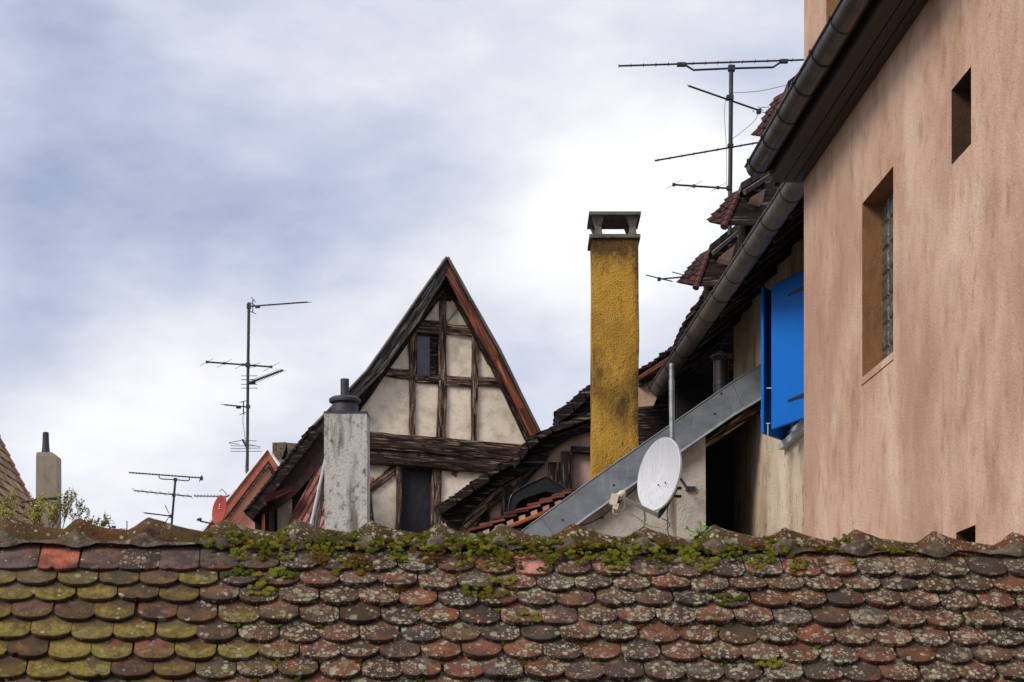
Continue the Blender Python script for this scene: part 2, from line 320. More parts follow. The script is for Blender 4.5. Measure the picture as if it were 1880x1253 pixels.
M['greyboard'] = material('silvered_board', srgb('4f4844'), [(srgb('241f1e'), (1.6, 30, 30), .42, .58, 1, 8, .95), (srgb('948d88'), (2.2, 26, 26), .53, .64, 2, 9, .9)], rough=.88, bump=1.2, bscale=(2, 36, 36), bdet=8, spec=.25)
M['orangeboard'] = material('stained_orange_board', srgb('7c3a1a'), [(srgb('2a1410'), (.8, 9, 9), .45, .58, 1, 8, .95), (srgb('c4682c'), (1.0, 13, 13), .54, .66, 2, 8, .9), (srgb('58231a'), (.5, 3, 3), .48, .62, 5, 4, .8), (srgb('8b7768'), (1.2, 18, 18), .60, .68, 8, 7, .7)],
                            rough=.7, bump=.8, bscale=(2, 34, 34), bdet=8)
M['galv'] = material('galvanised_sheet', srgb('848a8e'), [(srgb('6a7074'), (2.5, 2.5, 7), .42, .66, 1, 7, .8), (srgb('a2a7aa'), (14, 14, 3), .56, .72, 2, 6, .5), (srgb('575a5b'), (30, 30, 30), .66, .74, 4, 5, .6)],
                     rough=.5, metal=.55, bump=.05, bscale=(10, 10, 10), rough_var=.1)
M['galvpost'] = material('galvanised_tube', srgb('9fa8a6'), [(srgb('707a78'), (20, 4, 4), .45, .66, 1, 6, .7)], rough=.4, metal=.7)
M['darkmetal'] = material('dark_metal', srgb('37363a'), [(srgb('232226'), (6, 6, 6), .45, .7, 1, 5, .7)], rough=.5, metal=.3)
M['antenna'] = material('antenna_metal', srgb('3c3c40'), [(srgb('6a6a6c'), (9, 9, 9), .55, .75, 1, 5, .6)], rough=.5, metal=.6)
M['pot'] = material('black_chimney_pot', srgb('3b393e'), [(srgb('2a282c'), (6, 6, 6), .45, .7, 1, 5, .7), (srgb('57555a'), (25, 25, 25), .6, .75, 3, 5, .3)], rough=.6)
M['dish'] = material('dish_paint', srgb('c4c5c9'), [(srgb('a3a2a3'), (60, 60, 1.2), .48, .64, 1, 6, .5), (srgb('d5d6da'), (5, 5, 5), .5, .7, 2, 4, .4)], rough=.45)
M['cream'] = material('cream_plastic', srgb('cfc6ac'), [(srgb('a8a088'), (20, 20, 20), .5, .7, 1, 5, .5)], rough=.5)
M['reddish'] = material('red_dish_paint', srgb('a23c30'), [(srgb('852e25'), (7, 7, 7), .5, .7, 1, 5, .5)], rough=.45)
M['blue'] = material('blue_painted_shutter', srgb('0066bf'), [(srgb('005aad'), (3, 3, 1.2), .45, .68, 1, 6, .5), (srgb('1270c0'), (30, 30, 4), .60, .76, 2, 5, .4)], rough=.6, bump=.1, bscale=(60, 60, 6), spec=.15)
M['black_iron'] = material('black_iron', srgb('17161a'), [], rough=.5, metal=.2)
M['frame'] = material('white_window_frame', srgb('b9bcc2'), [(srgb('8d9096'), (9, 9, 9), .5, .7, 1, 5, .5)], rough=.5)
M['glassblock'] = material('glass_block', srgb('525a58'), [(srgb('2c3231'), (7, 7, 22), .40, .60, 1, 4, .9), (srgb('a9b3b4'), (24, 24, 9), .60, .70, 2, 4, .8)], rough=.12, bump=.5, bscale=(14, 14, 30), spec=.8)
M['grout'] = material('block_grout', srgb('4f4740'), [(srgb('7c7268'), (30, 30, 30), .5, .7, 1, 5, .6)], rough=.95)
M['darkglass'] = material('dark_window_pane', srgb('2b2c38'), [(srgb('454a58'), (9, 9, 9), .5, .7, 1, 6, .6)], rough=.25, spec=.7, bump=.1, bscale=(8, 8, 8))
M['void'] = material('dark_interior', srgb('15110f'), [(srgb('241c18'), (8, 8, 8), .5, .7, 1, 5, .5)], rough=.95)
M['doorboard'] = material('black_sheet_door', srgb('1c1b1e'), [(srgb('343338'), (20, 20, 7), .5, .72, 1, 8, .7), (srgb('6b6a6e'), (70, 70, 70), .68, .74, 2, 5, .5)], rough=.8, bump=.3, bscale=(40, 40, 40))
M['brick'] = material('bare_brick', srgb('9a4a35'), [(srgb('6e2f20'), (25, 25, 25), .45, .7, 1, 5, .7)], rough=.95, bump=.8, bscale=(40, 40, 40))
M['redboard'] = material('dull_red_panel', srgb('86303a'), [(srgb('6a2029'), (9, 9, 9), .45, .7, 1, 5, .6)], rough=.8)
M['salmon'] = material('salmon_render', srgb('dba597'), [(srgb('cc8f7d'), (2, 2, 1), .42, .66, 1, 6, .8), (srgb('d6a294'), (7, 7, 4), .55, .72, 2, 5, .4)], rough=.9, bump=.3, bscale=(30, 30, 30))
M['salmonboard'] = material('red_brown_verge_board', srgb('a5614e'), [(srgb('824536'), (4, 4, 4), .45, .68, 1, 6, .8), (srgb('b0a294'), (14, 14, 14), .62, .72, 2, 6, .5)], rough=.85, bump=.4, bscale=(30, 30, 30))
M['moss'] = material('moss', W1, [(srgb('2c2f14'), (60, 60, 60), .46, .62, 1, 6, .8), (srgb('b0b044'), (120, 120, 120), .58, .72, 2, 5, .5)], rough=1, bump=1.2, bscale=(260, 260, 260), attr=True, spec=.05)
M['leaf'] = material('spring_leaf', W1, [], rough=.6, attr=True)
M['bark'] = material('twig_bark', srgb('4b3b2c'), [(srgb('2c221a'), (20, 20, 20), .4, .7, 1, 5, .8)], rough=.95)
M['cable'] = material('cable_sheath', srgb('8d8778'), [], rough=.6)
M['darkcable'] = material('dark_cable_sheath', srgb('2a292b'), [], rough=.6)
M['ground'] = material('courtyard_paving', srgb('6d655c'), [(srgb('4c453d'), (.6, .6, .6), .4, .7, 1, 7, .8), (srgb('857c70'), (4, 4, 4), .55, .75, 2, 6, .5)], rough=.95, bump=.5, bscale=(9, 9, 9))
M['white_paint'] = material('white_marking', srgb('d8d4d0'), [], rough=.6)

PAL_BROWN = [srgb(h) for h in ('4a3430', '5a3c34', '3c2b29', '6b4a3e', '4f423c')]
PAL_DARK = [srgb(h) for h in ('33292a', '2a2223', '40332f', '4b3a33', '2f2a2b')]
PAL_RED = [srgb(h) for h in ('74453a', '633c34', '825044', '553330')]
PAL_PINKRED = [srgb(h) for h in ('8a5f55', '7e5249', '946a5f', '764b43')]
PAL_FARBROWN = [srgb(h) for h in ('8b6656', '7b5748', '997362', '6e4c40', '84695a')]

# ------------------------------------------------------------------ ground
g = MB(); g.add([(-900, -900, 0), (900, -900, 0), (900, 900, 0), (-900, 900, 0)], [(0, 1, 2, 3)])
tag(g.build('ground', M['ground']), kind='structure')

# ------------------------------------------------------------------ foreground tiled roof
AL = R(5.6); PITCH = R(52)
fu = V((math.cos(AL), math.sin(AL), 0))                                   # along the ridge
fh = V((math.sin(AL), -math.cos(AL), 0))                                  # horizontally down the slope
fv = fh * math.cos(PITCH) + V((0, 0, -math.sin(PITCH)))                   # down the slope
fn = fh * math.sin(PITCH) + V((0, 0, math.cos(PITCH)))                    # out of the slope
FO = V((0, 9.02, ZC + .985))                                               # ridge line of the tile plane at x=0
def FR(u, s, h=0): return FO + fu * u + fv * s + fn * h
def u_at(px, s=0):                                                        # u of a photo column on the tile plane
    lo, hi = -8, 8
    for _ in range(40):
        m_ = (lo + hi) / 2; p = FR(m_, s)
        if CX + F * p.x / p.y < px: lo = m_
        else: hi = m_
    return lo
def s_at(py):
    lo, hi = -.3, 3
    for _ in range(40):
        m_ = (lo + hi) / 2; p = FR(0, m_, .06)
        if HZ - F * (p.z - ZC) / p.y < py: lo = m_
        else: hi = m_
    return lo
house_f = thing('tiled_house', (0, 6.5, 0), 'nearest house, its long mossy roof of rounded clay tiles running across the whole foreground', 'house')
U0, U1 = -4.6, 5.2
b = MB()
zt = FO.z - .05; eav = FR(0, 3.6)
for (u_, sg) in ((U0, 0), (U1, 0)): pass
b.prism([FR(U0, 3.5, -.06) + V((0, .4, 0)), FR(U0, 0, -.09), FR(U0, 0, -.09) - fh * 2.2 - V((0, 0, 2.8)), V((FR(U0, 0).x, 11.0, 0)), V((FR(U0, 0).x, FR(U0, 3.5).y + .4, 0))], fu * (U1 - U0))
b.build('wall', M['white'], house_f)
roof = MB(); a_, b_, c_, d_ = FR(U0, 3.7, -.03), FR(U1, 3.7, -.03), FR(U1, .0, -.03), FR(U0, .0, -.03)
roof.prism([a_, b_, c_, d_], fn * -.05)
bk = -fh * math.cos(PITCH) + V((0, 0, -math.sin(PITCH)))
roof.prism([FR(U0, 0, -.03), FR(U1, 0, -.03), FR(U1, 0, -.03) + bk * 3.5, FR(U0, 0, -.03) + bk * 3.5], V((0, 0, -.05)))
rb = roof.build('roof', M['darktimber'], house_f)

TP = [srgb(h) for h in ('85583f', '7b5240', '735444', '69543f', '5a4c42', '5f4f45', '87594a', '705344', '574b43', '6a5346', '675444', '785244', '63554a', '82563f', '6f6157')]
def fg_tile(mb, u, s, w_, col, wear, rot=0, lift=0, arch=.048, ln=.27, th=.029):
    nu, nv = 12, 5; vs = []; cols = []; wr = []; tcs = []; o = V((rnd(0, 40), rnd(0, 40), rnd(0, 40)))
    skew = rnd(-.006, .006); chip = rnd(0, 1) < .12; cu = rnd(-.5, .5)
    cr, sr = math.cos(rot), math.sin(rot); warp = rnd(.002, .008); ph = rnd(0, 9)
    def pt(a, t, h):
        x, y = a * cr - t * sr, a * sr + t * cr
        return FR(u + x, s + y, h)
    for i in range(nu + 1):
        xi = -math.cos(math.pi * i / nu); a = xi * w_ / 2
        tail = -arch * (1 - math.sqrt(max(0, 1 - (abs(xi) * .985) ** 2.3))) + noise.noise(V((ph, xi * 2.2, 0))) * .004 + skew * xi
        if chip: tail -= .018 * math.exp(-((xi - cu) / .16) ** 2)
        for j in range(nv + 1):
            t = -ln + (ln + tail) * j / nv; f = (t + ln) / ln
            h = .004 + (th * 2.15 + lift) * f + warp * (1 - xi * xi) + noise.noise(V((ph, a * 9, t * 9))) * .003
            vs.append(pt(a, t, h)); tcs.append(V((a, t, 0)) + o); cols.append(col)
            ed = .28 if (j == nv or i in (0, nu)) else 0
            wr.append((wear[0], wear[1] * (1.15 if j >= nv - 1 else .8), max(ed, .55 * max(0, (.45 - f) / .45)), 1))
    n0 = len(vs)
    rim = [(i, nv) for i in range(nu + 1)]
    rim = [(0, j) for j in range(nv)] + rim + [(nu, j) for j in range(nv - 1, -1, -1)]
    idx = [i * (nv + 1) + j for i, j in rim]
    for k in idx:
        vs.append(vs[k] - fn * th); tcs.append(tcs[k] + V((0, 0, th))); cols.append(tuple(x * .45 for x in col[:3]) + (1,)); wr.append((wear[0] * .15, wear[1] * .35, .8, 1))  # skirt coloured darker than the tile face
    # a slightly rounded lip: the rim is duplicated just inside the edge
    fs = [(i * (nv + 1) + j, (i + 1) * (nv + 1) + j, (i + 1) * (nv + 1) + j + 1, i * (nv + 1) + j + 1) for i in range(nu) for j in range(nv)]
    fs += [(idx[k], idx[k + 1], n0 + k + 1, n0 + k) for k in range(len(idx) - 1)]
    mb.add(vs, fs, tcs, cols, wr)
tiles = MB()
rows_y = [1054, 1082, 1112, 1146, 1180, 1213, 1248]
rows_s = [s_at(y) for y in rows_y]
while rows_s[-1] < 3.5: rows_s.append(rows_s[-1] + .118)
FIRST = {8: 'a5583f', 48: '6b5a55', 122: 'b0634a', 197: '6a5149', 265: '4f4038', 335: '735c58', 965: 'c98576', 1500: '8a4636'}
TW = .1735
for r_, s_ in enumerate(rows_s):
    nT = int((U1 - U0) / TW)
    for i in range(nT + 1):
        u_ = U0 + TW * (i + (.5 if r_ % 2 else 0)) + rnd(-.004, .004); 
        if u_ > U1: continue
        p = FR(u_, s_); px = CX + F * p.x / p.y
        L_ = max(0, min(1, (px - 340) / 260)); nse = noise.noise(V((u_ * 1.3, s_ * 1.6, 3))) * .5 + .5
        lich = (.06 + .84 * L_) * (.5 + 1.1 * nse) * rnd(.55, 1.4) if r_ > 0 or px > 340 else rnd(0, .1)
        if r_ == 0 and px > 340: lich = rnd(.6, 1.1)
        if rnd(0, 1) < .10: lich *= .15
        lowleft = max(0, min(1, (860 - px) / 560)) * max(0, min(1, (s_ - .14) / .42))
        alg = lowleft * rnd(.45, 1.1) + .12 * rnd(0, 1) * (px < 900)
        if 0 < r_ <= 2 and px < 420: alg += rnd(.05, .35)
        col = random.choice(TP); v_ = rnd(.62, 1.03)
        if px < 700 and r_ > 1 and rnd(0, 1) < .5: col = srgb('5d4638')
        col = (col[0] * v_, col[1] * v_, col[2] * v_, 1)
        if r_ == 0:
            for k, h in FIRST.items():
                if abs(px - k) < 34: col = srgb(h); lich = {965: .35, 265: .5}.get(k, .05 if k < 400 else lich)
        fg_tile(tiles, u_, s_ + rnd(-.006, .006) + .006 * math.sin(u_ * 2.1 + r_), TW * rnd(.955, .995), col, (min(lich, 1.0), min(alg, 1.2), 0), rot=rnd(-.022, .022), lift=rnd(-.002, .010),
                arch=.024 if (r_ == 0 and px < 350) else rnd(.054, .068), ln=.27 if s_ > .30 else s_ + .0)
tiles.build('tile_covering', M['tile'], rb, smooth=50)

# ridge tiles: angled caps, each one's collar over the tail of the next
RIDGE_PX = [-390, -258, -122, 15, 145, 272, 410, 545, 680, 805, 920, 1050, 1180, 1310, 1440, 1570, 1715, 1860, 1995, 2130, 2265, 2400]
def ridge_tile(px, px2, k):
    u0 = u_at(px, 0); u1 = u_at(px2, 0) + .03; mb = MB()
    prof = [(-.09, .062), (-.06, .078), (-.03, .100), (-.006, .117), (.006, .119), (.03, .108), (.07, .094), (.12, .080), (.18, .068), (.24, .060), (.29, .057), (u1 - u0, .057)]
    na = 18; vs = []; cols = []; wr = []; tcs = []; o = V((rnd(0, 30), rnd(0, 30), rnd(0, 30))); rise = rnd(-.007, .009); yaw = rnd(-.03, .03); wk = rnd(.95, 1.1)
    base = random.choice([srgb(h) for h in ('5f4634', '6d4432', '55402f', '6a3c2b', '5a4a3c')]); px_m = (px + px2) / 2
    lich = .15 if px < 360 else rnd(.5, .9); alg = rnd(.4, .55) if px < 420 else rnd(.1, .5)
    for (x, T) in prof:
        for j in range(na + 1):
            f = -1 + 2 * j / na; hw = (.074 + .022 * max(0, T - .06) / .06) * wk
            y = f * hw; z = T - 1.12 * (math.sqrt(y * y + .018 ** 2) - .018) - .02 * max(0, abs(f) - .85)
            q = V((x * 7 + k * 5, f * 1.3, k)); d = noise.noise(q) * .009 + noise.noise(q * 3.5) * .004 + noise.noise(q * 11) * .0018
            vs.append(FO + fu * (u0 + x) + fh * (y + yaw * x + d * f) + V((0, 0, z + rise + d - .020 - .010 * max(0, (px - 900) / 900)))); tcs.append(V((x, y, z)) + o)
            cols.append(base); ax_ = abs(f)
            wr.append((lich * (1 if ax_ < .8 else .6), alg * (1.3 if ax_ < .45 else .6), .12 + .3 * max(0, ax_ - .6), 1))
    m = na + 1; n0 = len(vs)
    for i in range(len(vs)):
        c = FO + fu * (vs[i] - FO).dot(fu) + V((0, 0, -.06)); 
        vs.append(vs[i] + (c - vs[i]).normalized() * .016); tcs.append(tcs[i]); cols.append(base); wr.append((.1, .1, .6, 1))
    fs = []
    for i in range(len(prof) - 1):
        for j in range(na):
            fs.append((i * m + j, i * m + j + 1, (i + 1) * m + j + 1, (i + 1) * m + j)); fs.append((n0 + i * m + j, n0 + (i + 1) * m + j, n0 + (i + 1) * m + j + 1, n0 + i * m + j + 1))
    e = len(prof) - 1
    for j in range(na):
        fs.append((j, n0 + j, n0 + j + 1, j + 1)); fs.append((e * m + j, e * m + j + 1, n0 + e * m + j + 1, n0 + e * m + j))
    for i in range(e):
        fs.append((i * m, (i + 1) * m, n0 + (i + 1) * m, n0 + i * m)); fs.append((i * m + na, n0 + i * m + na, n0 + (i + 1) * m + na, (i + 1) * m + na))
    mb.add(vs, fs, tcs, cols, wr); mb.build('ridge_tile', M['ridge'], rb, smooth=40)
for k in range(len(RIDGE_PX) - 1): ridge_tile(RIDGE_PX[k], RIDGE_PX[k + 1], k)
# mortar bedding under the ridge tiles: a lumpy fillet, fatter beneath each collar
mo = MB(); nU = 760; vs = []
pk = [u_at(x) for x in RIDGE_PX]
for i in range(nU + 1):
    u_ = U0 + (U1 - U0) * i / nU; dx = min((u_ - p for p in pk), key=abs); bulge = math.exp(-((dx + .005) / .06) ** 2)
    T = .036 + .052 * bulge
    for j in range(7):
        f = j / 6; n1 = noise.noise(V((u_ * 7, f * 2, 1))); n2 = noise.noise(V((u_ * 28, f * 5, 4))); n3 = noise.noise(V((u_ * 70, f * 12, 9)))
        ya_, za_ = .052, T - .048; yb_ = .088 + .018 * bulge + .012 * n1; zb_ = -1.28 * yb_ + .092
        y = ya_ + (yb_ - ya_) * f; z = za_ + (zb_ - za_) * f; bow = math.sin(math.pi * min(1, f * 1.05)) * (.010 + .012 * bulge) + n1 * .006 + n2 * .005 + n3 * .003
        vs.append(FO + fu * u_ + fh * (y + bow * .75) + V((0, 0, z + bow * .6)))
mo.add(vs, [(i * 7 + j, i * 7 + j + 1, (i + 1) * 7 + j + 1, (i + 1) * 7 + j) for i in range(nU) for j in range(6)])
mo.build('mortar_bedding', M['mortar'], rb, smooth=60)

# moss cushions
moss = MB()
ico = bmesh.new(); bmesh.ops.create_icosphere(ico, subdivisions=3, radius=1); IV = [v.co.copy() for v in ico.verts]; IFc = [tuple(v.index for v in f.verts) for f in ico.faces]; ico.free()
MCOL = [srgb(h) for h in ('a3aa34', 'bcc044', '868f2c', 'a8963a', '6f732e', 'c8c552', '929836')]
MOR = [srgb(h) for h in ('a0742a', '8f5c24', '84702a')]
def moss_blob(u, s, h, r, col, flat=.55, el=1.0):
    for _ in range(3):
        moss_lump(u + rnd(-.65, .65) * r * el, s + rnd(-.65, .65) * r, h + rnd(-.2, .12) * r, r * rnd(.5, .85), tuple(c * rnd(.8, 1.15) for c in col[:3]) + (1,), flat * rnd(.7, 1.2), el)
def moss_lump(u, s, h, r, col, flat=.55, el=1.0):
    q = V((rnd(0, 50), rnd(0, 50), rnd(0, 50))); vs = []; cols = []
    for v in IV:
        k = 1 + noise.noise(v * 1.7 + q) * .35 + noise.noise(v * 6 + q) * .18 + rnd(-.05, .05)
        vs.append(FR(u + v.x * r * k * el, s + v.y * r * k, h + v.z * r * k * flat))
        t = .8 + noise.noise(v * 3 + q) * .35
        cols.append(tuple(x * t for x in col[:3]) + (1,))
    moss.add(vs, IFc, [v * r * 8 + q for v in IV], cols)
def dens(px): return max(0, 1 - ((px - 830) / 560) ** 2) if px > 380 else 0
random.seed(21)
for i in range(400):                                     # band just below the ridge
    px = rnd(370, 1560); 
    if rnd(0, 1) > .22 + dens(px): continue
    s_ = s_at(rnd(994, 1022) + (px - 940) * .012) + rnd(-.01, .012); col = random.choice(MCOL); col = random.choice(MOR) if rnd(0, 1) < .10 else col
    moss_blob(u_at(px, s_), s_, .066 + rnd(0, .012), rnd(.007, .016), col, .6, rnd(.9, 1.6))
for cx_ in (440, 490, 530, 580, 600, 640, 655, 665, 720, 730, 790, 845, 850, 895, 905, 915, 940, 1000, 1065, 1072, 1120, 1135, 1200, 1260, 1290, 1340, 1385, 1400, 1460):   # hanging clumps on the first course
    cy = rnd(1012, 1040); col = random.choice(MCOL[:3] + MCOL[5:6]) if rnd(0, 1) < .75 else random.choice(MOR)
    for _ in range(int(rnd(10, 20))):
        s_ = s_at(cy + rnd(-12, 12)); moss_blob(u_at(cx_ + rnd(-17, 17), s_), s_, .068 + rnd(0, .010), rnd(.006, .013), col, .6, rnd(.9, 1.4))
for i in range(300):                                     # pads in the gaps between tiles
    r_ = int(rnd(0, 7)); s_ = rows_s[r_] + .012; u_ = U0 + TW * (int(rnd(0, (U1 - U0) / TW)) + (.5 if r_ % 2 == 0 else 0) + .5)
    p = FR(u_, s_); px = CX + F * p.x / p.y
    if px < 380 or rnd(0, 1) > (.75 if 420 < px < 1450 else .3): continue
    col = random.choice(MCOL[2:3] + MCOL[4:5] + MOR + MCOL[:1])
    for _ in range(int(rnd(1, 5))): moss_blob(u_ + rnd(-.014, .014), s_ + rnd(-.03, .012), .046 + rnd(0, .012), rnd(.006, .014), col, .6)
for cx_, cy in ((500, 1060), (480, 1088), (510, 1068), (640, 1052), (925, 1072), (905, 1095), (880, 1085), (960, 1135), (1335, 1100), (1410, 1215), (440, 1055)):
    col = random.choice(MCOL)
    for _ in range(9):
        s_ = s_at(cy + rnd(-9, 9)); moss_blob(u_at(cx_ + rnd(-26, 26), s_), s_, .068 + rnd(0, .008), rnd(.009, .016), col, .5, 1.3)
def RG(u, y, z): return FO + fu * u + fh * y + V((0, 0, z))
def moss_at(p, r, col, flat=.6, el=1.0):
    d = p - FO; moss_blob(d.dot(fu), d.dot(fv), d.dot(fn), r, col, flat, el)
for px_ in RIDGE_PX[6:16]:                               # moss on the left flank of each collar and along the cap edges
    for _ in range(12):
        u_ = u_at(px_) + rnd(-.10, -.03); y = rnd(.02, .07); moss_at(RG(u_, y, .062 - y * 1.05 + (u_ - u_at(px_) + .1) * .35), rnd(.007, .014), random.choice(MCOL), .8)
    for _ in range(20):
        u_ = u_at(px_) + rnd(.0, .27); moss_at(RG(u_, .078 + rnd(-.010, .012), -.010 + rnd(-.014, .008) + .03 * math.exp(-((u_ - u_at(px_)) / .06) ** 2)), rnd(.006, .013), random.choice(MCOL[2:5] + MOR + MCOL), .7, 1.5)
mossob = moss.build('moss', M['moss'], smooth=180)
tag(mossob, 'bright green and rusty cushions of moss growing along the foreground roof ridge', 'moss', kind='stuff')

# seedling on the ridge
sp = thing('seedling', FR(u_at(1275), 0, .06), 'small seedling with fresh green leaves rooted behind the ridge tiles left of the dark doorway', 'plant')
def leaf(mb, c, d, n_, L_, w_, col):
    d = d.normalized(); n_ = (n_ - d * n_.dot(d)).normalized(); sd_ = d.cross(n_)
    vs = []
    for i in range(6):
        f = i / 5; ww = w_ * math.sin(math.pi * min(1, f * .92 + .06)) ** .7
        q = c + d * L_ * f - n_ * L_ * .25 * f * f
        vs += [q - sd_ * ww / 2 + n_ * ww * .18, q, q + sd_ * ww / 2 + n_ * ww * .18]
    mb.add(vs, [(i * 3 + j, i * 3 + j + 1, i * 3 + 4 + j, i * 3 + 3 + j) for i in range(5) for j in range(2)], None, col)
st = MB(); lf = MB()
for px, py in ((1262, 972), (1277, 975), (1272, 985), (1290, 970), (1297, 976), (1288, 962)):
    q = P(px, py, 9.08); b0 = FR(u_at(1277), -.0, .06) + V((0, .02, 0)); st.tube([b0, b0.lerp(q, .5) + V((.004, 0, .006)), q], .0012, 5)
    for k in range(3): leaf(lf, q, V((rnd(-1, 1), rnd(-.6, .2), rnd(-.2, .5))), V((rnd(-.3, .3), -.7, .6)), rnd(.016, .026), rnd(.012, .018), random.choice([srgb('5f8a24'), srgb('779f34'), srgb('4c7420')]))
st.build('stem', M['leaf'], sp); lf.build('foliage', M['leaf'], sp, smooth=180)
# fix stem colour
for o in sp.children:
    if o.name.startswith('stem'): o.data.materials[0] = M['bark']

# ------------------------------------------------------------------ big pink house on the right
ld = V((-.0547, 1, 0))                                    # the lane's direction, away from the camera
ln_out = V((-1, -.0547, 0)).normalized()                  # out of the lane-side walls
def lane(X0, Y, z): return V((X0 - .0547 * Y, Y, ZC + z))
PX0 = 3.288
def YP(px, X0=PX0): return X0 / ((px - CX) / F + .0547)
def wall_holes(mb, X0, Y0, Y1, z0, z1, holes, thick, inner=None):
    """wall in the lane direction with real openings; holes (Ya, Yb, za, zb)"""
    ys = sorted({Y0, Y1, *[h[0] for h in holes], *[h[1] for h in holes]}); zs = sorted({z0, z1, *[h[2] for h in holes], *[h[3] for h in holes]})
    for i in range(len(ys) - 1):
        for j in range(len(zs) - 1):
            yc, zc = (ys[i] + ys[i + 1]) / 2, (zs[j] + zs[j + 1]) / 2
            if any(h[0] < yc < h[1] and h[2] < zc < h[3] for h in holes): continue
            mb.add([lane(X0, ys[i], zs[j]), lane(X0, ys[i + 1], zs[j]), lane(X0, ys[i + 1], zs[j + 1]), lane(X0, ys[i], zs[j + 1])], [(0, 1, 2, 3)])
pink = thing('stucco_house', (2.9, 13, 0), 'tall pink stucco house filling the right edge, with deep narrow windows and a dark gutter', 'house')
EY = YP(1476)
H_glass = (YP(1640), YP(1583), 2.75, 4.00); H_small = (YP(1783), YP(1747), 3.58, 4.03); H_low = (YP(1791), YP(1755.5), .2, 1.365); H_up = (13.6, YP(1517), 5.30, 6.9)
wl = MB(); holes = [H_glass, H_small, H_low, H_up]
wall_holes(wl, PX0, 7.6, EY, -ZC, 9.0, holes, .3)
# far end and back of the block
a0 = lane(PX0, EY, -ZC); a1 = lane(PX0, EY, 9); bx = V((7, -.38, 0)); c0 = lane(PX0, 7.6, -ZC); c1 = lane(PX0, 7.6, 9)
wl.add([a0, a0 + bx, a1 + bx, a1], [(0, 1, 2, 3)]); wl.add([c0, c0 + bx, c1 + bx, c1], [(0, 1, 2, 3)]); wl.add([c0 + bx, a0 + bx, a1 + bx, c1 + bx], [(0, 1, 2, 3)]); wl.add([c1, c1 + bx, a1 + bx, a1], [(0, 1, 2, 3)])
wl.build('wall', M['pink'], pink)
def reveal(X0, h, depth, mat, parent, name='window_reveal'):
    m_ = MB(); ya, yb, za, zb = h; d = -ln_out * depth
    A, B, C_, D = lane(X0, ya, za), lane(X0, yb, za), lane(X0, yb, zb), lane(X0, ya, zb)
    # each face starts 2 mm inside the wall face so nothing lies in one plane
    for p, q in ((A, B), (B, C_), (C_, D), (D, A)): m_.add([p, q, q + d, p + d], [(0, 1, 2, 3)])
    return m_.build(name, mat, parent)
# glass block window
def window_thing(h, depth, label): 
    e = reveal(PX0, h, depth, M['ochre'] if depth < .3 else M['brown_reveal'], pink, 'window'); e['label'] = label; return e
wg = window_thing(H_glass, .17, 'tall narrow window of glass blocks')
ya, yb, za, zb = H_glass; gm = MB(); gr = MB(); dd = -ln_out * .15
gr.add([lane(PX0, ya, za) + dd, lane(PX0, yb, za) + dd, lane(PX0, yb, zb) + dd, lane(PX0, ya, zb) + dd], [(0, 1, 2, 3)]); gr.build('grout', M['grout'], wg)
nbz, nby = 7, 4
for i in range(nby):
    for j in range(nbz):
        y0, y1 = ya + (yb - ya) * i / nby + .008, ya + (yb - ya) * (i + 1) / nby - .008; z0, z1 = za + (zb - za) * j / nbz + .008, za + (zb - za) * (j + 1) / nbz - .008
        o_ = -ln_out * .152; fr = ln_out * .018; ins = .018
        A = [lane(PX0, y0, z0), lane(PX0, y1, z0), lane(PX0, y1, z1), lane(PX0, y0, z1)]
        Bq = [lane(PX0, y0 + ins, z0 + ins), lane(PX0, y1 - ins, z0 + ins), lane(PX0, y1 - ins, z1 - ins), lane(PX0, y0 + ins, z1 - ins)]
        vs = [p + o_ for p in A] + [p + o_ + fr for p in Bq] + [sum(Bq, V((0, 0, 0))) / 4 + o_ + fr * 1.35]; q = V((rnd(0, 9), rnd(0, 9), rnd(0, 9)))
        gm.add(vs, [(k, (k + 1) % 4, (k + 1) % 4 + 4, k + 4) for k in range(4)] + [(4 + k, 4 + (k + 1) % 4, 8) for k in range(4)], [v + q for v in vs])
gm.build('glass_blocks', M['glassblock'], wg, smooth=30)
# sill hump below it
sl = MB(); sl.prism([lane(PX0, ya - .01, za - .05) + ln_out * .0, lane(PX0, ya - .01, za - .05) + ln_out * .008, lane(PX0, ya - .01, za - .004) + ln_out * .012, lane(PX0, ya - .01, za + .006)], ld * (yb - ya + .02)); sl.build('sill', M['pink'], wg)
for h, dp, lb in ((H_small, .45, 'small deep window opening high on the wall'), (H_low, .5, 'low window opening just above the foreground roof'), (H_up, .17, 'window above the gutter')):
    e = window_thing(h, dp, lb); ya, yb, za, zb = h; m_ = MB(); dd = -ln_out * (dp - .01)
    m_.add([lane(PX0, ya, za) + dd, lane(PX0, yb, za) + dd, lane(PX0, yb, zb) + dd, lane(PX0, ya, zb) + dd], [(0, 1, 2, 3)]); m_.build('pane', M['darkglass'] if dp < .3 else M['void'], e)
    if dp < .3:
        f_ = MB(); dd = -ln_out * .13
        for (y0, y1, z0, z1) in ((ya, yb, za, za + .06), (ya, yb, zb - .06, zb), (ya, ya + .06, za + .06, zb - .06), (yb - .06, yb, za + .06, zb - .06), ((ya + yb) / 2 - .03, (ya + yb) / 2 + .03, za + .06, zb - .06)):
            f_.prism([lane(PX0, y0, z0) + dd, lane(PX0, y1, z0) + dd, lane(PX0, y1, z1) + dd, lane(PX0, y0, z1) + dd], -ln_out * .035)
        f_.build('frame', M['frame'], e)
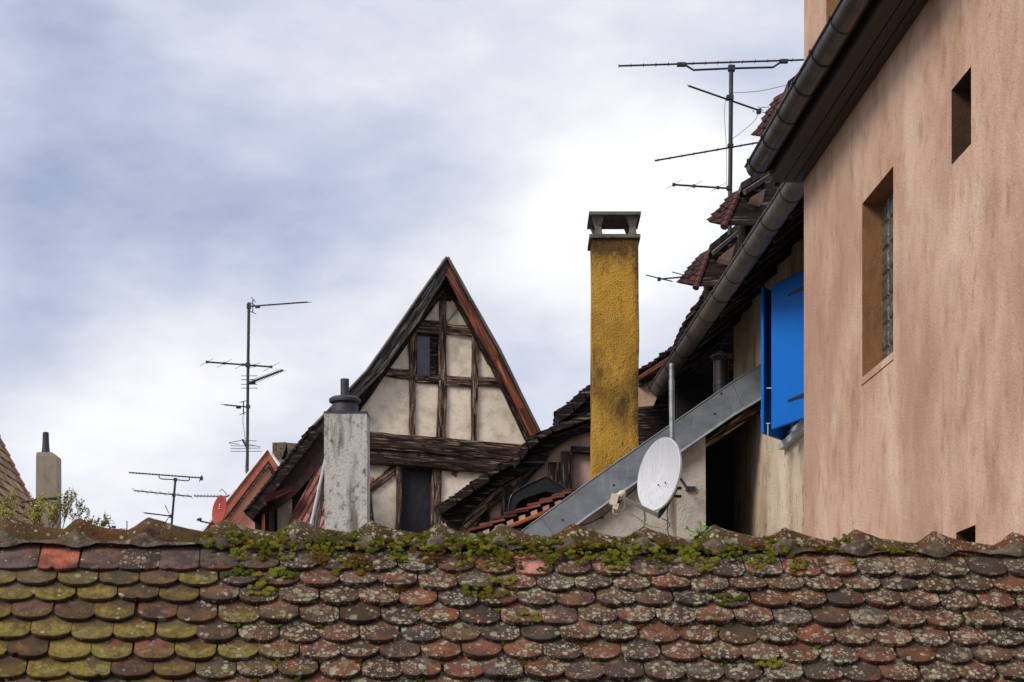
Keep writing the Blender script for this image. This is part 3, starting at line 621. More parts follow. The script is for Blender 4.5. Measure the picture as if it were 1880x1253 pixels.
# soffit and pent roof over it
so_ = MB(); EZ = 4.765; OV = .255; Y0e = 8.0; Y1e = EY + .04
def pt_(off, Y, z): return lane(PX0, Y, z) + ln_out * off
nb = 3
for k in range(nb):
    o0, o1 = OV * k / nb + .002, OV * (k + 1) / nb - .006
    so_.prism([pt_(o0, Y0e, EZ), pt_(o1, Y0e, EZ), pt_(o1, Y0e, EZ + .02), pt_(o0, Y0e, EZ + .02)], ld * (Y1e - Y0e), tc=None)
so_.prism([pt_(0.001, Y0e, EZ + .021), pt_(OV, Y0e, EZ + .021), pt_(OV, Y0e, EZ + .12), pt_(0.001, Y0e, EZ + .25)], ld * (Y1e - Y0e - .01))
so_.build('soffit', M['soffit'], pink)
fa = MB(); fa.prism([pt_(OV + .001, Y0e, EZ - .012), pt_(OV + .022, Y0e, EZ - .012), pt_(OV + .022, Y0e, EZ + .13), pt_(OV + .001, Y0e, EZ + .13)], ld * (Y1e - Y0e + .01)); fa.build('fascia', M['soffit'], pink)
pr = MB(); pr.tiles(pt_(OV + .06, Y1e, EZ + .13), pt_(OV + .06, Y0e, EZ + .13), pt_(.0, Y0e, EZ + .42), pt_(.0, Y1e, EZ + .42), pal=PAL_BROWN, flip=1); pr.build('pent_roof', M['oldtile'], pink)
for q in (1440, 1458):
    pass
def gutter(X0, Y0, Y1, zlip, r, mat, parent, joints, drop=0):
    mb = MB(); n = 14; vs = []; steps = max(2, int((Y1 - Y0) / .12)); tcs = []
    for i in range(steps + 1):
        Y = Y0 + (Y1 - Y0) * i / steps; c = lane(X0, Y, zlip); wob = noise.noise(V((Y * .8, r, 0))) * .006
        for j in range(n + 1):
            an = math.pi * j / n
            vs.append(c + ln_out * (math.cos(an) * r) + V((0, 0, -math.sin(an) * r + wob)))
        for j in range(n + 1):
            an = math.pi * j / n
            vs.append(c + ln_out * (math.cos(an) * (r - .006)) + V((0, 0, -math.sin(an) * (r - .006) + wob + .0005)))
    m = 2 * (n + 1); fs = []
    for i in range(steps):
        for j in range(n):
            fs.append((i * m + j, i * m + j + 1, (i + 1) * m + j + 1, (i + 1) * m + j)); k = n + 1
            fs.append((i * m + k + j, (i + 1) * m + k + j, (i + 1) * m + k + j + 1, i * m + k + j + 1))
    for e in (0, steps):                                   # stop ends
        fs.append(tuple(e * m + j for j in range(n + 1)))
    mb.add(vs, fs); g_ = mb.build('gutter', mat, parent, smooth=40)
    bd = MB(); bd.tube([lane(X0, Y0, zlip + .004) + ln_out * (r + .005), lane(X0, Y1, zlip + .004) + ln_out * (r + .005)], .0095, 10); bd.build('rolled_lip', mat, g_, smooth=60)
    for Y in joints:
        jt = MB()
        for w_ in (0,):
            path = [lane(X0, Y, zlip) + ln_out * (math.cos(math.pi * j / 20) * (r + .003)) + V((0, 0, -math.sin(math.pi * j / 20) * (r + .003))) for j in range(21)]
            jt.tube(path, .0045, 6)
            # strap folded over the rolled lip
            c = lane(X0, Y, zlip + .006) + ln_out * (r + .006); jt.box(c, ld * .014, ln_out * .014, V((0, 0, .013)))
        jt.build('joint_band', M['gutter_dark'], g_, smooth=60)
    return g_
gutter(PX0 - OV - .100 - .018, Y0e, Y1e + .03, 4.90, .092, M['gutter_dark'], pink, [Y1e - .13 - .62 * k for k in range(13)])

# ------------------------------------------------------------------ old house behind it, along the lane
old = thing('old_house', (3.2, 22, 0), 'old house with stained render and long zinc gutter, wedged behind the pink house', 'house')
OX = 4.05; OG = 3.255                                      # wall and gutter lip lines
gR = .105
joints = [17.2, 18.1, 19.03, 20.1, 20.95, 21.9, 22.85, 23.8, 24.75, 25.7]
# window with the blue shutters
HW = (19.3, 21.06, 3.40, 4.85)
ow = MB(); wall_holes(ow, OX, 16.5, 24.4, -ZC, 5.42, [HW], .3)
e0 = lane(OX, 24.4, -ZC); e1 = lane(OX, 24.4, 5.42); bx = V((2.5, .14, 0)); ow.add([e0, e0 + bx, e1 + bx, e1], [(0, 1, 2, 3)])
ow.build('wall', M['stained'], old)
wo = reveal(OX, HW, .16, M['stained'], old, 'window'); ya, yb, za, zb = HW
m_ = MB(); dd = -ln_out * .12; m_.add([lane(OX, ya, za) + dd, lane(OX, yb, za) + dd, lane(OX, yb, zb) + dd, lane(OX, ya, zb) + dd], [(0, 1, 2, 3)]); m_.build('pane', M['darkglass'], wo)
f_ = MB(); dd = ln_out * .015
for (y0, y1, z0, z1) in ((ya, yb, za, za + .07), (ya, yb, zb - .07, zb), (ya, ya + .07, za + .07, zb - .07), (yb - .07, yb, za + .07, zb - .07), ((ya + yb) / 2 - .04, (ya + yb) / 2 + .04, za + .07, zb - .07)):
    f_.prism([lane(OX, y0, z0) + dd, lane(OX, y1, z0) + dd, lane(OX, y1, z1) + dd, lane(OX, y0, z1) + dd], -ln_out * .09)
f_.build('frame', M['frame'], wo)
sm = MB(); sm.prism([lane(OX, ya - .04, za - .09) + ln_out * .0, lane(OX, ya - .04, za - .09) + ln_out * .07, lane(OX, ya - .04, za - .035) + ln_out * .085, lane(OX, ya - .04, za - .005)], ld * (yb - ya + .08)); sm.build('sill', M['frame'], wo)
def shutter(hinge, tip, z0, z1, strap_side, label):
    h_, t_ = V(hinge), V(tip); d = (t_ - h_); n_ = V((d.y, -d.x, 0)).normalized()
    if n_.x > 0: n_ = -n_
    L_ = d.length; d.normalize(); mb = MB()
    c = (h_ + t_) / 2 + V((0, 0, ZC + (z0 + z1) / 2)); th = .018
    # board with a rounded edge all round
    hx, hz = L_ / 2, (z1 - z0) / 2; b_ = .006; out = [(-hx, -hz), (hx, -hz), (hx, hz), (-hx, hz)]; inn = [(-hx + b_, -hz + b_), (hx - b_, -hz + b_), (hx - b_, hz - b_), (-hx + b_, hz - b_)]
    vs = [c + d * x + V((0, 0, z)) + n_ * k for k, ring in ((th, inn), (th - b_, out), (-th + b_, out), (-th, inn)) for x, z in ring]
    mb.add(vs, [(0, 1, 2, 3), (15, 14, 13, 12)] + [(r * 4 + k, r * 4 + (k + 1) % 4, (r + 1) * 4 + (k + 1) % 4, (r + 1) * 4 + k) for r in range(3) for k in range(4)])
    for fz in (.14, .86):                                   # battens across the back
        cz = V((0, 0, (fz - .5) * (z1 - z0))); mb.box(c + cz - n_ * strap_side * (th + .011), d * (L_ * .44), V((0, 0, .045)), n_ * .010)
    s_ = mb.build('shutter', M['blue'], old, label=label)
    for fz in (.155, .875):
        st_ = MB(); z = ZC + z0 + (z1 - z0) * fz; a = h_ + n_ * strap_side * (th + .004); a = V((a.x, a.y, z)); e = a + d * L_ * .62
        st_.prism([a + V((0, 0, -.028)), a + V((0, 0, .028)), e + V((0, 0, .010)) - d * .03, e + V((0, 0, .014)), e + d * .02, e + V((0, 0, -.014)), e + V((0, 0, -.010)) - d * .03], n_ * strap_side * .006)
        for k in (.08, .3): st_.lathe(a + d * L_ * k + n_ * strap_side * .006, [(0, .004), (.008, .003), (.009, 0)], 8, n_ * strap_side)
        st_.build('hinge_strap', M['black_iron'], s_)
    return s_
shA = shutter((2.985, 19.22, 0), (2.645, 20.2, 0), 3.375, 4.835, 1, 'nearer shutter leaf, facing the camera')
shB = shutter((2.93, 21.02, 0), (2.565, 20.40, 0), 3.37, 4.87, -1, 'farther shutter leaf, half hidden')
hk = MB()
hk.tube([P(1408, 713, 20.38), P(1420, 713, 20.3)], .006, 6); hk.build('hook', M['frame'], shB); hk = MB(); hk.tube([P(1410, 778, 20.38), P(1410, 800, 20.38)], .006, 6); hk.tube([P(1407, 778, 20.38), P(1414, 778, 20.36)], .006, 6); hk.build('hook', M['frame'], shB)
# eave: sloping boards on rafters, gutter, roof above
ev = MB()
ev.prism([lane(OG + .12, 16.5, 4.87), lane(OX - .0, 16.5, 5.45), lane(OX, 16.5, 5.55), lane(OG + .12, 16.5, 5.0)], ld * 10.9)
ev.build('eave_boards', M['darktimber'], old)
for k in range(14):
    Y = 16.9 + k * .78; rf = MB(); rf.beam(lane(OG + .16, Y, 4.86), lane(OX - .003, Y, 5.37), .09, .11, (0, 0, 1), .006, 5); rf.build('rafter', M['darktimber'], old)
gutter(OG + gR, 16.45, 26.3, 4.94, gR, M['gutter'], old, joints)
oroof = MB(); oroof.tiles(lane(OG + .05, 27.4, 5.0), lane(OG + .05, 16.5, 5.0), lane(OG + 3.6, 16.5, 7.9), lane(OG + 3.6, 27.4, 7.9), expo=.16, tw=.2, pal=PAL_BROWN); oro = oroof.build('roof', M['oldtile'], old)
# dark boards added as backing for the deep shade beyond the rendered wall
ce = MB()
for k in range(16):
    x0 = 1.62 + k * .22; ce.prism([V((x0, 27.3, .0)), V((x0 + .217, 27.3, 0)), V((x0 + .217, 27.3, ZC + 4.93 + (.8 * (x0 - 1.58) if x0 > 1.8 else 0))), V((x0, 27.3, ZC + 4.93 + (.8 * (x0 - 1.66) if x0 > 1.8 else 0)))], V((0, .04, 0)))
ce.prism([V((1.66, 27.36, 0)), V((5.1, 27.36, 0)), V((5.1, 27.36, ZC + 7.4)), V((1.8, 27.36, ZC + 4.9)), V((1.66, 27.36, ZC + 4.9))], V((0, .05, 0)))
ce.build('dark_backing_boards', M['darktimber'], old)
# vent pipe on the eave
# dormers: half-hipped tile hoods over the gutter
def dormer(tip, bottom, top, ridge_end, post, Y, pal_i, extra=None):
    """tip: far lower corner of the hip; bottom: near lower corner; top: head of the hip; ridge_end: where its ridge meets the roof (photo pixels)"""
    Fp = P(*tip, Y); Np = P(*bottom, Y - .95); T1 = P(top[0] - 2, top[1], Y - .25); T2 = P(top[0] + 4, top[1] + 5, Y - .75)
    body = MB(); bk_ = V((1.5, -.08, 0))
    # dark timber hood under the hip
    E1 = P(*ridge_end, Y - .3); body.add([Fp, Np, T2, T1, Np + V((.9, 0, .02)), Fp + V((.9, 0, .02)), T2 + V((.9, 0, .42)), T1 + V((.9, 0, .42))],
             [(3, 2, 1, 0), (4, 5, 0, 1), (2, 6, 4, 1), (7, 3, 0, 5), (2, 3, 7, 6), (6, 7, 5, 4)])
    d_ = body.build('dormer', M['darktimber'], old)
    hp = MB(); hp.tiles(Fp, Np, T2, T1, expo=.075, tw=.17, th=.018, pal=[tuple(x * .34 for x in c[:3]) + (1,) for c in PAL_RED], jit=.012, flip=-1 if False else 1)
    # make sure the tiling is on the outside
    h_ = hp.build('hip_tiles', M['redtile'], d_)
    ar = MB(); n_ = 6
    for k in range(n_):                                     # bonnet tiles down the arris
        a = T2.lerp(Np, k / n_); c = T2.lerp(Np, (k + 1.25) / n_); ar.tube([a, c], [.028, .040], 8, srgb('5c3a36'))
    ar.build('bonnet_tiles', M['redtile'], d_)
    rg = MB(); n_ = 4
    for k in range(n_):
        a = T2.lerp(E1, k / n_); c = T2.lerp(E1, (k + 1.12) / n_); up = V((0, 0, 1)); rg.box((a + c) / 2 + V((0, 0, .02 + .006 * (k % 2))), (c - a) / 2, V((0, .22, 0)), V((0, 0, .035)), col=random.choice([srgb('6b625c'), srgb('5a524d')]), seed=1)
    rg.build('ridge_caps', M['oldtile'], d_)
    vb = MB(); a, c = T2 + V((.03, -.24, -.05)), E1 + V((0, -.24, -.05)); vb.beam(a, c, .03, .045, (0, 0, 1), .002, 4); vb.build('verge_board', M['concrete'], d_)
    pn = MB(); c0_ = T2 + V((.10, -.2, -.09)); c1_ = E1 + V((.1, -.2, -.09)); pn.prism([c0_, c1_, V((c1_.x, c1_.y, c0_.z - .06)), V((c0_.x - .02, c0_.y, c0_.z - .06))], V((0, .03, 0))); pn.build('cheek_panel', M['pinkinfill'], d_)
    ps = MB(); px0, px1, py0, py1 = post; ps.prism([P(px0, py0, Y - .4), P(px1, py0 - 6, Y - .4), P(px1, py1, Y - .4), P(px0, py1, Y - .4)], V((0, .7, 0))); ps.build('cheek', M['darktimber'], d_)
    return d_
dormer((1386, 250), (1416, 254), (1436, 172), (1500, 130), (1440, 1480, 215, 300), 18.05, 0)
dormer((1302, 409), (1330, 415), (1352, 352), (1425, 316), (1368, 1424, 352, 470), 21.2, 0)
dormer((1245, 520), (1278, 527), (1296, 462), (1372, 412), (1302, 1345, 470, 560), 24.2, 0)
# low roof stepping down behind the yellow chimney
dr = MB(); prof = [(1173, 684), (1205, 662), (1242, 636), (1262, 590), (1290, 548), (1320, 505)]
Yd = 26.2
for (a, c) in zip(prof, prof[1:]):
    A, D = P(*a, Yd), P(*c, Yd); dr.tiles(A + V((0, 1.6, 0)), A, D, D + V((0, 1.6, 0)), expo=.085, tw=.17, th=.022, pal=PAL_DARK + PAL_BROWN, jit=.014, flip=1)
dd_ = MB(); dd_.prism([P(1173, 690, Yd)] + [P(x, y + 7, Yd) for x, y in prof[1:]] + [P(1330, 560, Yd), P(1260, 660, Yd), P(1173, 708, Yd)], V((0, 1.5, 0)))
de = dd_.build('dormer', M['darktimber'], old); dr.build('tile_covering', M['oldtile'], de)
bb = MB(); bb.beam(P(1170, 697, Yd - .05), P(1240, 652, Yd - .05), .05, .04, (0, 1, 0), .004, 5); bb.build('verge_board', M['orangeboard'], de)
pk_ = MB(); pk_.prism([P(1170, 704, Yd + .1), P(1238, 668, Yd + .1), P(1216, 705, Yd + .1), P(1200, 745, Yd + .1), P(1170, 748, Yd + .1)], V((0, .2, 0))); pk_.build('cheek_panel', M['pinkinfill'], de)

# metal vent pipe with a conical hat
vp = thing('vent_pipe', P(1325, 745, 23.0), 'grey metal vent pipe with conical hat behind the sloping metal strip', 'vent pipe')
Yv = 23.0; c = P(1324, 745, Yv); top = P(1324, 664, Yv); rr = 14 * Yv / F
q = MB(); q.lathe(V((c.x, c.y, c.z + .05)), [(0, 0), (rr, 0), (rr, top.z - c.z - .05), (rr - .006, top.z - c.z - .05), (rr - .006, 0)], 28); q.lathe(P(1324, 708, Yv), [(rr, -.008), (rr + .007, -.006), (rr + .007, .006), (rr, .008)], 28); q.build('pipe', M['gutter_dark'], vp, smooth=40)
q = MB(); hz_ = P(1324, 655, Yv); q.lathe(hz_, [(.0, .075), (.05, .05), (.128, 0), (.128, -.006), (.05, .035), (0, .06)], 28); q.build('conical_hat', M['concrete'], vp, smooth=40)
for k in range(4):
    an = R(45 + 90 * k); q = MB(); q.box(hz_ + V((math.cos(an) * rr * .9, math.sin(an) * rr * .9, -.035)), (.008, 0, 0), (0, .004, 0), (0, 0, .045)); q.build('bracket', M['darkmetal'], vp)

# ------------------------------------------------------------------ lean-to: white wall and sloping sheet-metal verge
lt = thing('lean_to', (1.6, 22.6, 0), 'white rendered lean-to wall behind the satellite dish, its slope capped by a grey metal strip', 'lean-to')
YL = 22.3; topl = [(950, 981), (1082, 884), (1160, 829), (1241, 773), (1345, 701), (1420, 656)]
def bot(p): return (p[0] + 2, p[1] + 58)
q = MB(); q.prism([P(1000, 995, YL + .12)] + [P(x, y + 30, YL + .12) for x, y in topl[1:4]] + [P(1295, 762, YL + .12), P(1296, 1000, YL + .12), V((P(1296, 1000, YL).x, YL + .12, 0)), V((P(1000, 1000, YL).x, YL + .12, 0))], V((0, .3, 0))); q.build('wall', M['white'], lt)
fl = MB()
for a, c in zip(topl, topl[1:]):
    A, B = P(*a, YL), P(*c, YL); A2, B2 = P(*bot(a), YL), P(*bot(c), YL)
    fl.add([A, B, B2, A2], [(0, 1, 2, 3)])                                                  # face
    fl.add([A, B, B + V((0, .9, .0)), A + V((0, .9, .0))], [(0, 1, 2, 3)])                # top
    k = V((.0, -.022, -.03)); fl.add([A2, B2, B2 + k, A2 + k, B2 + k + V((0, .05, -.006)), A2 + k + V((0, .05, -.006))], [(0, 1, 2, 3), (3, 2, 4, 5)])   # drip lip
me_ = fl.build('metal_capping', M['galv'], lt)
tr = MB(); tr.tube([P(x, y, YL - .004) for x, y in topl], .006, 8)                          # rolled top edge
for (x0, y0, x1, y1) in ((992, 949, 1019, 985), (1343, 704, 1362, 745)): tr.tube([P(x0, y0, YL - .003), P(x1, y1, YL - .003)], .006, 6)
tr.build('seam', M['galv'], me_, smooth=60)
for x, y in ((1127, 891), (1033, 955), (1312, 760), (1324, 723)):
    sc_ = MB(); sc_.lathe(P(x, y, YL), [(0, .008), (.012, .006), (.014, 0)], 8, V((0, -1, 0))); sc_.build('screw', M['darkmetal'], me_)
rfz = MB(); A, B = P(960, 990, YL + .03), P(1420, 666, YL + .03); rfz.prism([A, B, B + V((0, 0, -.1)), A + V((0, 0, -.1))], V((0, 1.0, 0)))
A, B = P(1200, 835, YL + .5), P(1420, 690, YL + .5); rfz.prism([A, B, B + V((0, 0, -.1)), A + V((0, 0, -.1))], V((0, 3.0, 0))); rfz.build('roof', M['darktimber'], lt)
# underside brown beam at the head of the passage and a near-black backing painting in the passage's shade
q = MB(); q.beam(P(1292, 815, YL + .25), P(1400, 745, YL + .25), .10, .12, (0, 1, 0), .006, 6); q.build('lintel_beam', M['timber'], lt)
q = MB(); x0, x1 = P(1285, 0, 25.6).x, P(1400, 0, 25.6).x; q.abox(x0 - .3, x1 + .5, 25.6, 25.7, 0, ZC + 5.0); q.abox(P(1296, 0, YL).x - .02, P(1296, 0, YL).x + .0, YL + .43, 25.6, 0, P(1240, 775, YL).z + .2); q.build('passage_shade_backing', M['void'], lt)
q = MB(); q.tube([P(1060, 968, YL + .11), P(1085, 960, YL + .11), P(1104, 950, YL + .11), P(1140, 920, YL + .11), P(1175, 890, YL + .11)], .005, 6); q.tube([P(1181, 930, YL + .11), P(1184, 950, YL + .11), P(1179, 985, YL + .11)], .004, 6)
cb = q.build('wall_cable', M['darkcable'], lt)
q = MB(); q.box(P(1105, 950, YL + .10), (.02, 0, 0), (0, .015, 0), (0, 0, .015)); q.build('junction_box', M['darkmetal'], lt)

# galvanised post and satellite dish
post = thing('mounting_post', P(1234, 975, 21.3), 'tall galvanised steel tube standing behind the grey satellite dish', 'post')
Yp = 21.3; q = MB(); b0 = P(1236, 1040, Yp); t0 = P(1233, 668, Yp); rp = 5.3 * Yp / F
q.tube([b0, b0.lerp(t0, .92)], rp, 16); q.tube([b0.lerp(t0, .915), t0 + V((0, 0, 0))], rp * .86, 16); q.build('tube', M['galvpost'], post, smooth=60)
q = MB(); q.tube([P(1236, 1040, Yp), P(1236, 905, Yp)], rp * 1.15, 14); q.build('sleeve', M['cream'], post, smooth=60)
q = MB(); a = P(1250, 880, Yp + .1); q.tube([a, P(1262, 898, YL + .05)], .016, 8); q.box(P(1268, 898, YL + .10), (.055, 0, 0), (0, .012, 0), (0, 0, .028)); q.build('wall_bracket', M['darkmetal'], post, smooth=40)
q = MB(); q.box(P(1246, 897, Yp), (.03, 0, 0), (0, .03, 0), (0, 0, .014)); q.box(P(1244, 912, Yp), (.04, 0, 0), (0, .035, 0), (0, 0, .012)); q.build('clamp', M['black_iron'], post)

dish = thing('satellite_dish', P(1212, 871, 20.9), 'light grey satellite dish with feed arm, in front of the sloping metal strip', 'satellite dish', 'satellite dishes')
dc = P(1209, 871, 20.9); dn = V((-.80, -.56, -.02)); dn = V((-.83, -.55, .14)).normalized()
upv = V((.16, 0, 1)); upv = (upv - dn * upv.dot(dn)).normalized(); sdv = dn.cross(upv).normalized()
if sdv.x > 0: sdv = -sdv
RV, RHh, DP = .375, .345, .075
q = MB(); vs = []; nr, na = 10, 56
for i in range(nr + 1):
    f = i / nr
    for k in range(na):
        an = 2 * math.pi * k / na; vs.append(dc + upv * math.cos(an) * RV * f + sdv * math.sin(an) * RHh * f + dn * (DP * (f * f - 1)))
for (f, h) in ((1.025, .004), (1.045, .000), (1.045, -.022), (1.02, -.026)):
    for k in range(na):
        an = 2 * math.pi * k / na; vs.append(dc + upv * math.cos(an) * RV * f + sdv * math.sin(an) * RHh * f + dn * h)
for i in range(nr, -1, -1):
    f = i / nr
    for k in range(na):
        an = 2 * math.pi * k / na; vs.append(dc + upv * math.cos(an) * RV * f + sdv * math.sin(an) * RHh * f + dn * (DP * (f * f - 1) - .012))
rings = len(vs) // na
q.add(vs, [(i * na + k, i * na + (k + 1) % na, (i + 1) * na + (k + 1) % na, (i + 1) * na + k) for i in range(rings - 1) for k in range(na)])
q.build('reflector', M['dish'], dish, smooth=50)
q = MB()
for x, y in ((1209, 891), (1222, 887), (1203, 925), (1216, 921)):
    pnt = RP(x, y, dc - dn * DP * .6, dn); q.lathe(pnt, [(0, .012), (.010, .008), (.011, 0)], 8, dn)
q.build('bolts', M['darkmetal'], dish)
base = P(1207, 946, 20.85); lnb = P(1137, 912, 20.1)
q = MB(); q.beam(base, lnb, .035, .035, (0, 0, 1), .0, 4); q.build('feed_arm', M['galvpost'], dish)
q = MB(); q.box(P(1127, 918, 20.05), V((.035, 0, -.01)), V((0, .035, 0)), V((.012, 0, .055))); q.box(P(1130, 930, 20.05), V((.026, 0, -.008)), V((0, .03, 0)), V((.008, 0, .03)))
q.lathe(P(1137, 909, 20.08), [(0, -.04), (.022, -.038), (.024, 0), (.034, .01), (.036, .045), (.030, .062), (0, .07)], 16, V((.85, .2, .32))); q.lathe(P(1130, 913, 20.08), [(0, -.03), (.026, -.028), (.028, .02), (0, .03)], 14, V((.7, -.3, .3))); q.build('receiver_head', M['cream'], dish, smooth=40)
q = MB(); q.beam(P(1209, 948, 20.85), P(1222, 930, 20.95), .05, .05, (0, 1, 0), 0, 3); q.beam(P(1222, 925, 20.97), P(1236, 900, 21.25), .08, .06, (0, 1, 0), 0, 3); q.beam(P(1225, 880, 20.97), P(1236, 896, 21.25), .10, .06, (0, 1, 0), 0, 3); q.build('mount', M['darkmetal'], dish)
def curve(pts, n=10):
    out = []
    for i in range(len(pts) - 1):
        p0, p1, p2, p3 = pts[max(i - 1, 0)], pts[i], pts[i + 1], pts[min(i + 2, len(pts) - 1)]
        for k in range(n):
            t = k / n; out.append(.5 * ((2 * p1) + (p2 - p0) * t + (2 * p0 - 5 * p1 + 4 * p2 - p3) * t * t + (3 * p1 - p0 - 3 * p2 + p3) * t ** 3))
    return out + [pts[-1]]
q = MB(); q.tube(curve([P(*a) for a in ((1126, 932, 20.1), (1128, 944, 20.1), (1150, 941, 20.2), (1170, 951, 20.4), (1190, 965, 20.6), (1208, 969, 20.8), (1222, 963, 20.9), (1228, 950, 21.1), (1228, 930, 21.2))]), .006, 6)
q.tube(curve([P(*a) for a in ((1132, 931, 20.1), (1138, 938, 20.1), (1145, 935, 20.1), (1147, 922, 20.15))]), .006, 6); q.build('cable', M['cream'], dish, smooth=60)
q = MB(); q.tube(curve([P(*a) for a in ((1215, 952, 20.9), (1226, 958, 21), (1229, 966, 21), (1222, 974, 21))]), .005, 6); q.tube(curve([P(*a) for a in ((1226, 925, 21.2), (1225, 950, 21.2), (1227, 985, 21.2))]), .005, 6); q.build('cable', M['darkcable'], dish)

# ------------------------------------------------------------------ yellow chimney
yc = thing('chimney', (1.2, 24, 0), 'tall yellow ochre chimney, soot-stained, with an open concrete cap', 'chimney', 'chimneys on the roofs around')
Yc = 23.5; xl, xr = P(1087.5, 0, Yc).x, P(1172.5, 0, Yc).x; D_ = .56; zt_ = P(0, 438, Yc).z
def rough_stack(mb, x0, x1, y0, y1, z0, z1, jit, step=.12, taper=0, stain=None):
    """rendered shaft with slightly uneven faces"""
    nz_ = max(2, int((z1 - z0) / step)); nx = 6; ring = [(x0 + (x1 - x0) * i / nx, y0) for i in range(nx)] + [(x1, y0 + (y1 - y0) * i / nx) for i in range(nx)] + [(x1 - (x1 - x0) * i / nx, y1) for i in range(nx)] + [(x0, y1 - (y1 - y0) * i / nx) for i in range(nx)]
    vs = []; at = []; m = len(ring); cx_, cy_ = (x0 + x1) / 2, (y0 + y1) / 2
    for k in range(nz_ + 1):
        z = z0 + (z1 - z0) * k / nz_; sc = 1 + taper * (1 - k / nz_)
        for x, y in ring:
            at.append((stain((x - x0) / (x1 - x0), z1 - z) if stain else 0, 0, 0, 1)); q_ = V((x * 3, y * 3, z * 2)); vs.append(V((cx_ + (x - cx_) * sc + noise.noise(q_) * jit, cy_ + (y - cy_) * sc + noise.noise(q_ + V((5, 5, 5))) * jit, z)))
    mb.add(vs, [(k * m + i, k * m + (i + 1) % m, (k + 1) * m + (i + 1) % m, (k + 1) * m + i) for k in range(nz_) for i in range(m)] + [tuple(range(nz_ * m, (nz_ + 1) * m))], None, None, at)
q = MB(); rough_stack(q, xl, xr, Yc, Yc + D_, 4.0, zt_, .012, stain=lambda f, d: 1.0 * math.exp(-(d / .26) ** 2) + .25 * math.exp(-(d / .8) ** 2) + .7 * math.exp(-(min(f, 1 - f) / .10) ** 2) * (f > .5) + .7 * math.exp(-((f - .8) / .35) ** 2 - ((d - 1.95) / .33) ** 2)); q.build('shaft', M['yellow'], yc, smooth=30)
q = MB(); q.abox(xl - .035, xr + .02, Yc - .03, Yc + D_ + .03, zt_ + .002, zt_ + .045); ct = q.build('cap_base', M['concrete'], yc)
cap_z = P(0, 391, Yc - .04).z
for (ix, iy) in ((0, 0), (1, 0), (0, 1), (1, 1)):
    q = MB(); cx_ = xl + .07 if ix == 0 else xr - .07; cy_ = Yc + .06 if iy == 0 else Yc + D_ - .06; z0, z1 = zt_ + .043, cap_z - .02; vs = []
    for z, hw in ((z0, .052), (z0 + .10, .036), (z1 - .1, .040), (z1, .075)):
        for a, c in ((-1, -1), (1, -1), (1, 1), (-1, 1)): vs.append(V((cx_ + a * hw, cy_ + c * hw, z)))
    q.add(vs, [(k * 4 + i, k * 4 + (i + 1) % 4, (k + 1) * 4 + (i + 1) % 4, (k + 1) * 4 + i) for k in range(3) for i in range(4)]); q.build('cap_leg', M['concrete'], yc)
q = MB(); q.abox(xl - .04, xr + .025, Yc - .05, Yc + D_ + .05, cap_z - .022, cap_z + .014); q.build('cap_slab', M['concrete'], yc)

# ------------------------------------------------------------------ rendered chimney with black cowl
wc = thing('chimney', (-2.8, 31, 0), 'white weathered chimney with a black metal cowl, in front of the half-timbered gable', 'chimney', 'chimneys on the roofs around')
Yw = 31; xl, xr = P(595.5, 0, Yw).x, P(673.5, 0, Yw).x; zt_ = P(0, 759, Yw).z
q = MB(); rough_stack(q, xl, xr, Yw, Yw + .6, 4.5, zt_, .010, taper=.03); q.build('shaft', M['whitechim'], wc, smooth=30)
q = MB(); q.abox(xl - .01, xr + .01, Yw - .012, Yw + .62, zt_ + .001, zt_ + .028); q.build('cap_plate', M['pot'], wc)
cx_ = P(633, 0, Yw + .3); c = V((cx_.x, Yw + .3, zt_ + .028)); k = (Yw) / F
q = MB(); q.lathe(c, [(0, 0), (27 * k, 0), (27 * k, .02), (25 * k, .03), (24.5 * k, .12), (22 * k, .20), (22 * k, .22), (0, .22)], 36)
q.lathe(c, [(22 * k, .17), (28.5 * k, .19), (29.5 * k, .215), (29 * k, .245), (24 * k, .275), (12 * k, .295), (0, .30)], 36); q.build('cowl', M['pot'], wc, smooth=35)
q = MB(); q.lathe(c, [(8 * k, .28), (8 * k, .56), (7 * k, .56), (7 * k, .3)], 24); q.build('pipe', M['pot'], wc, smooth=35)

# ------------------------------------------------------------------ half-timbered house
PH = R(9); ht = V((math.cos(PH), math.sin(PH), 0)); hn = V((math.sin(PH), -math.cos(PH), 0)); H0 = P(821, 700, 39)
def G(px, py, off=0): return RP(px, py, H0 + hn * off, hn)
hth = thing('half_timbered_house', (G(800, 900).x, 39, 0), 'half-timbered house with a steep pointed gable of cream plaster and dark beams', 'house')
bk_ = -hn
# plaster wall with openings for the little window and the door, cut between the timbers
wl = MB()
win = (764, 806, 606, 697); dor = (736, 795, 858, 1010)
def gpoly(mb, pts, off=0, th=.2): mb.prism([G(x, y, off) for x, y in pts], bk_ * th)
gpoly(wl, [(821, 495), (852, 560), (812, 560 + 46), (764, 606), (745, 606)])
gpoly(wl, [(806, 606), (845, 560), (1000, 850), (806, 850)])
gpoly(wl, [(745, 606), (764, 606), (764, 697), (806, 697), (806, 850), (560, 850), (560, 800), (640, 765)])
gpoly(wl, [(560, 850.5), (736, 850.5), (736, 1010), (560, 1010)]); gpoly(wl, [(736, 850.5), (795, 850.5), (795, 858), (736, 858)]); gpoly(wl, [(795, 850.5), (1060, 850.5), (1060, 1010), (795, 1010)])
z_ = G(700, 1010).z; A, B = G(560, 1010), G(1060, 1010); wl.prism([V((A.x, A.y, 0)), V((B.x, B.y, 0)), B, A], bk_ * .2)
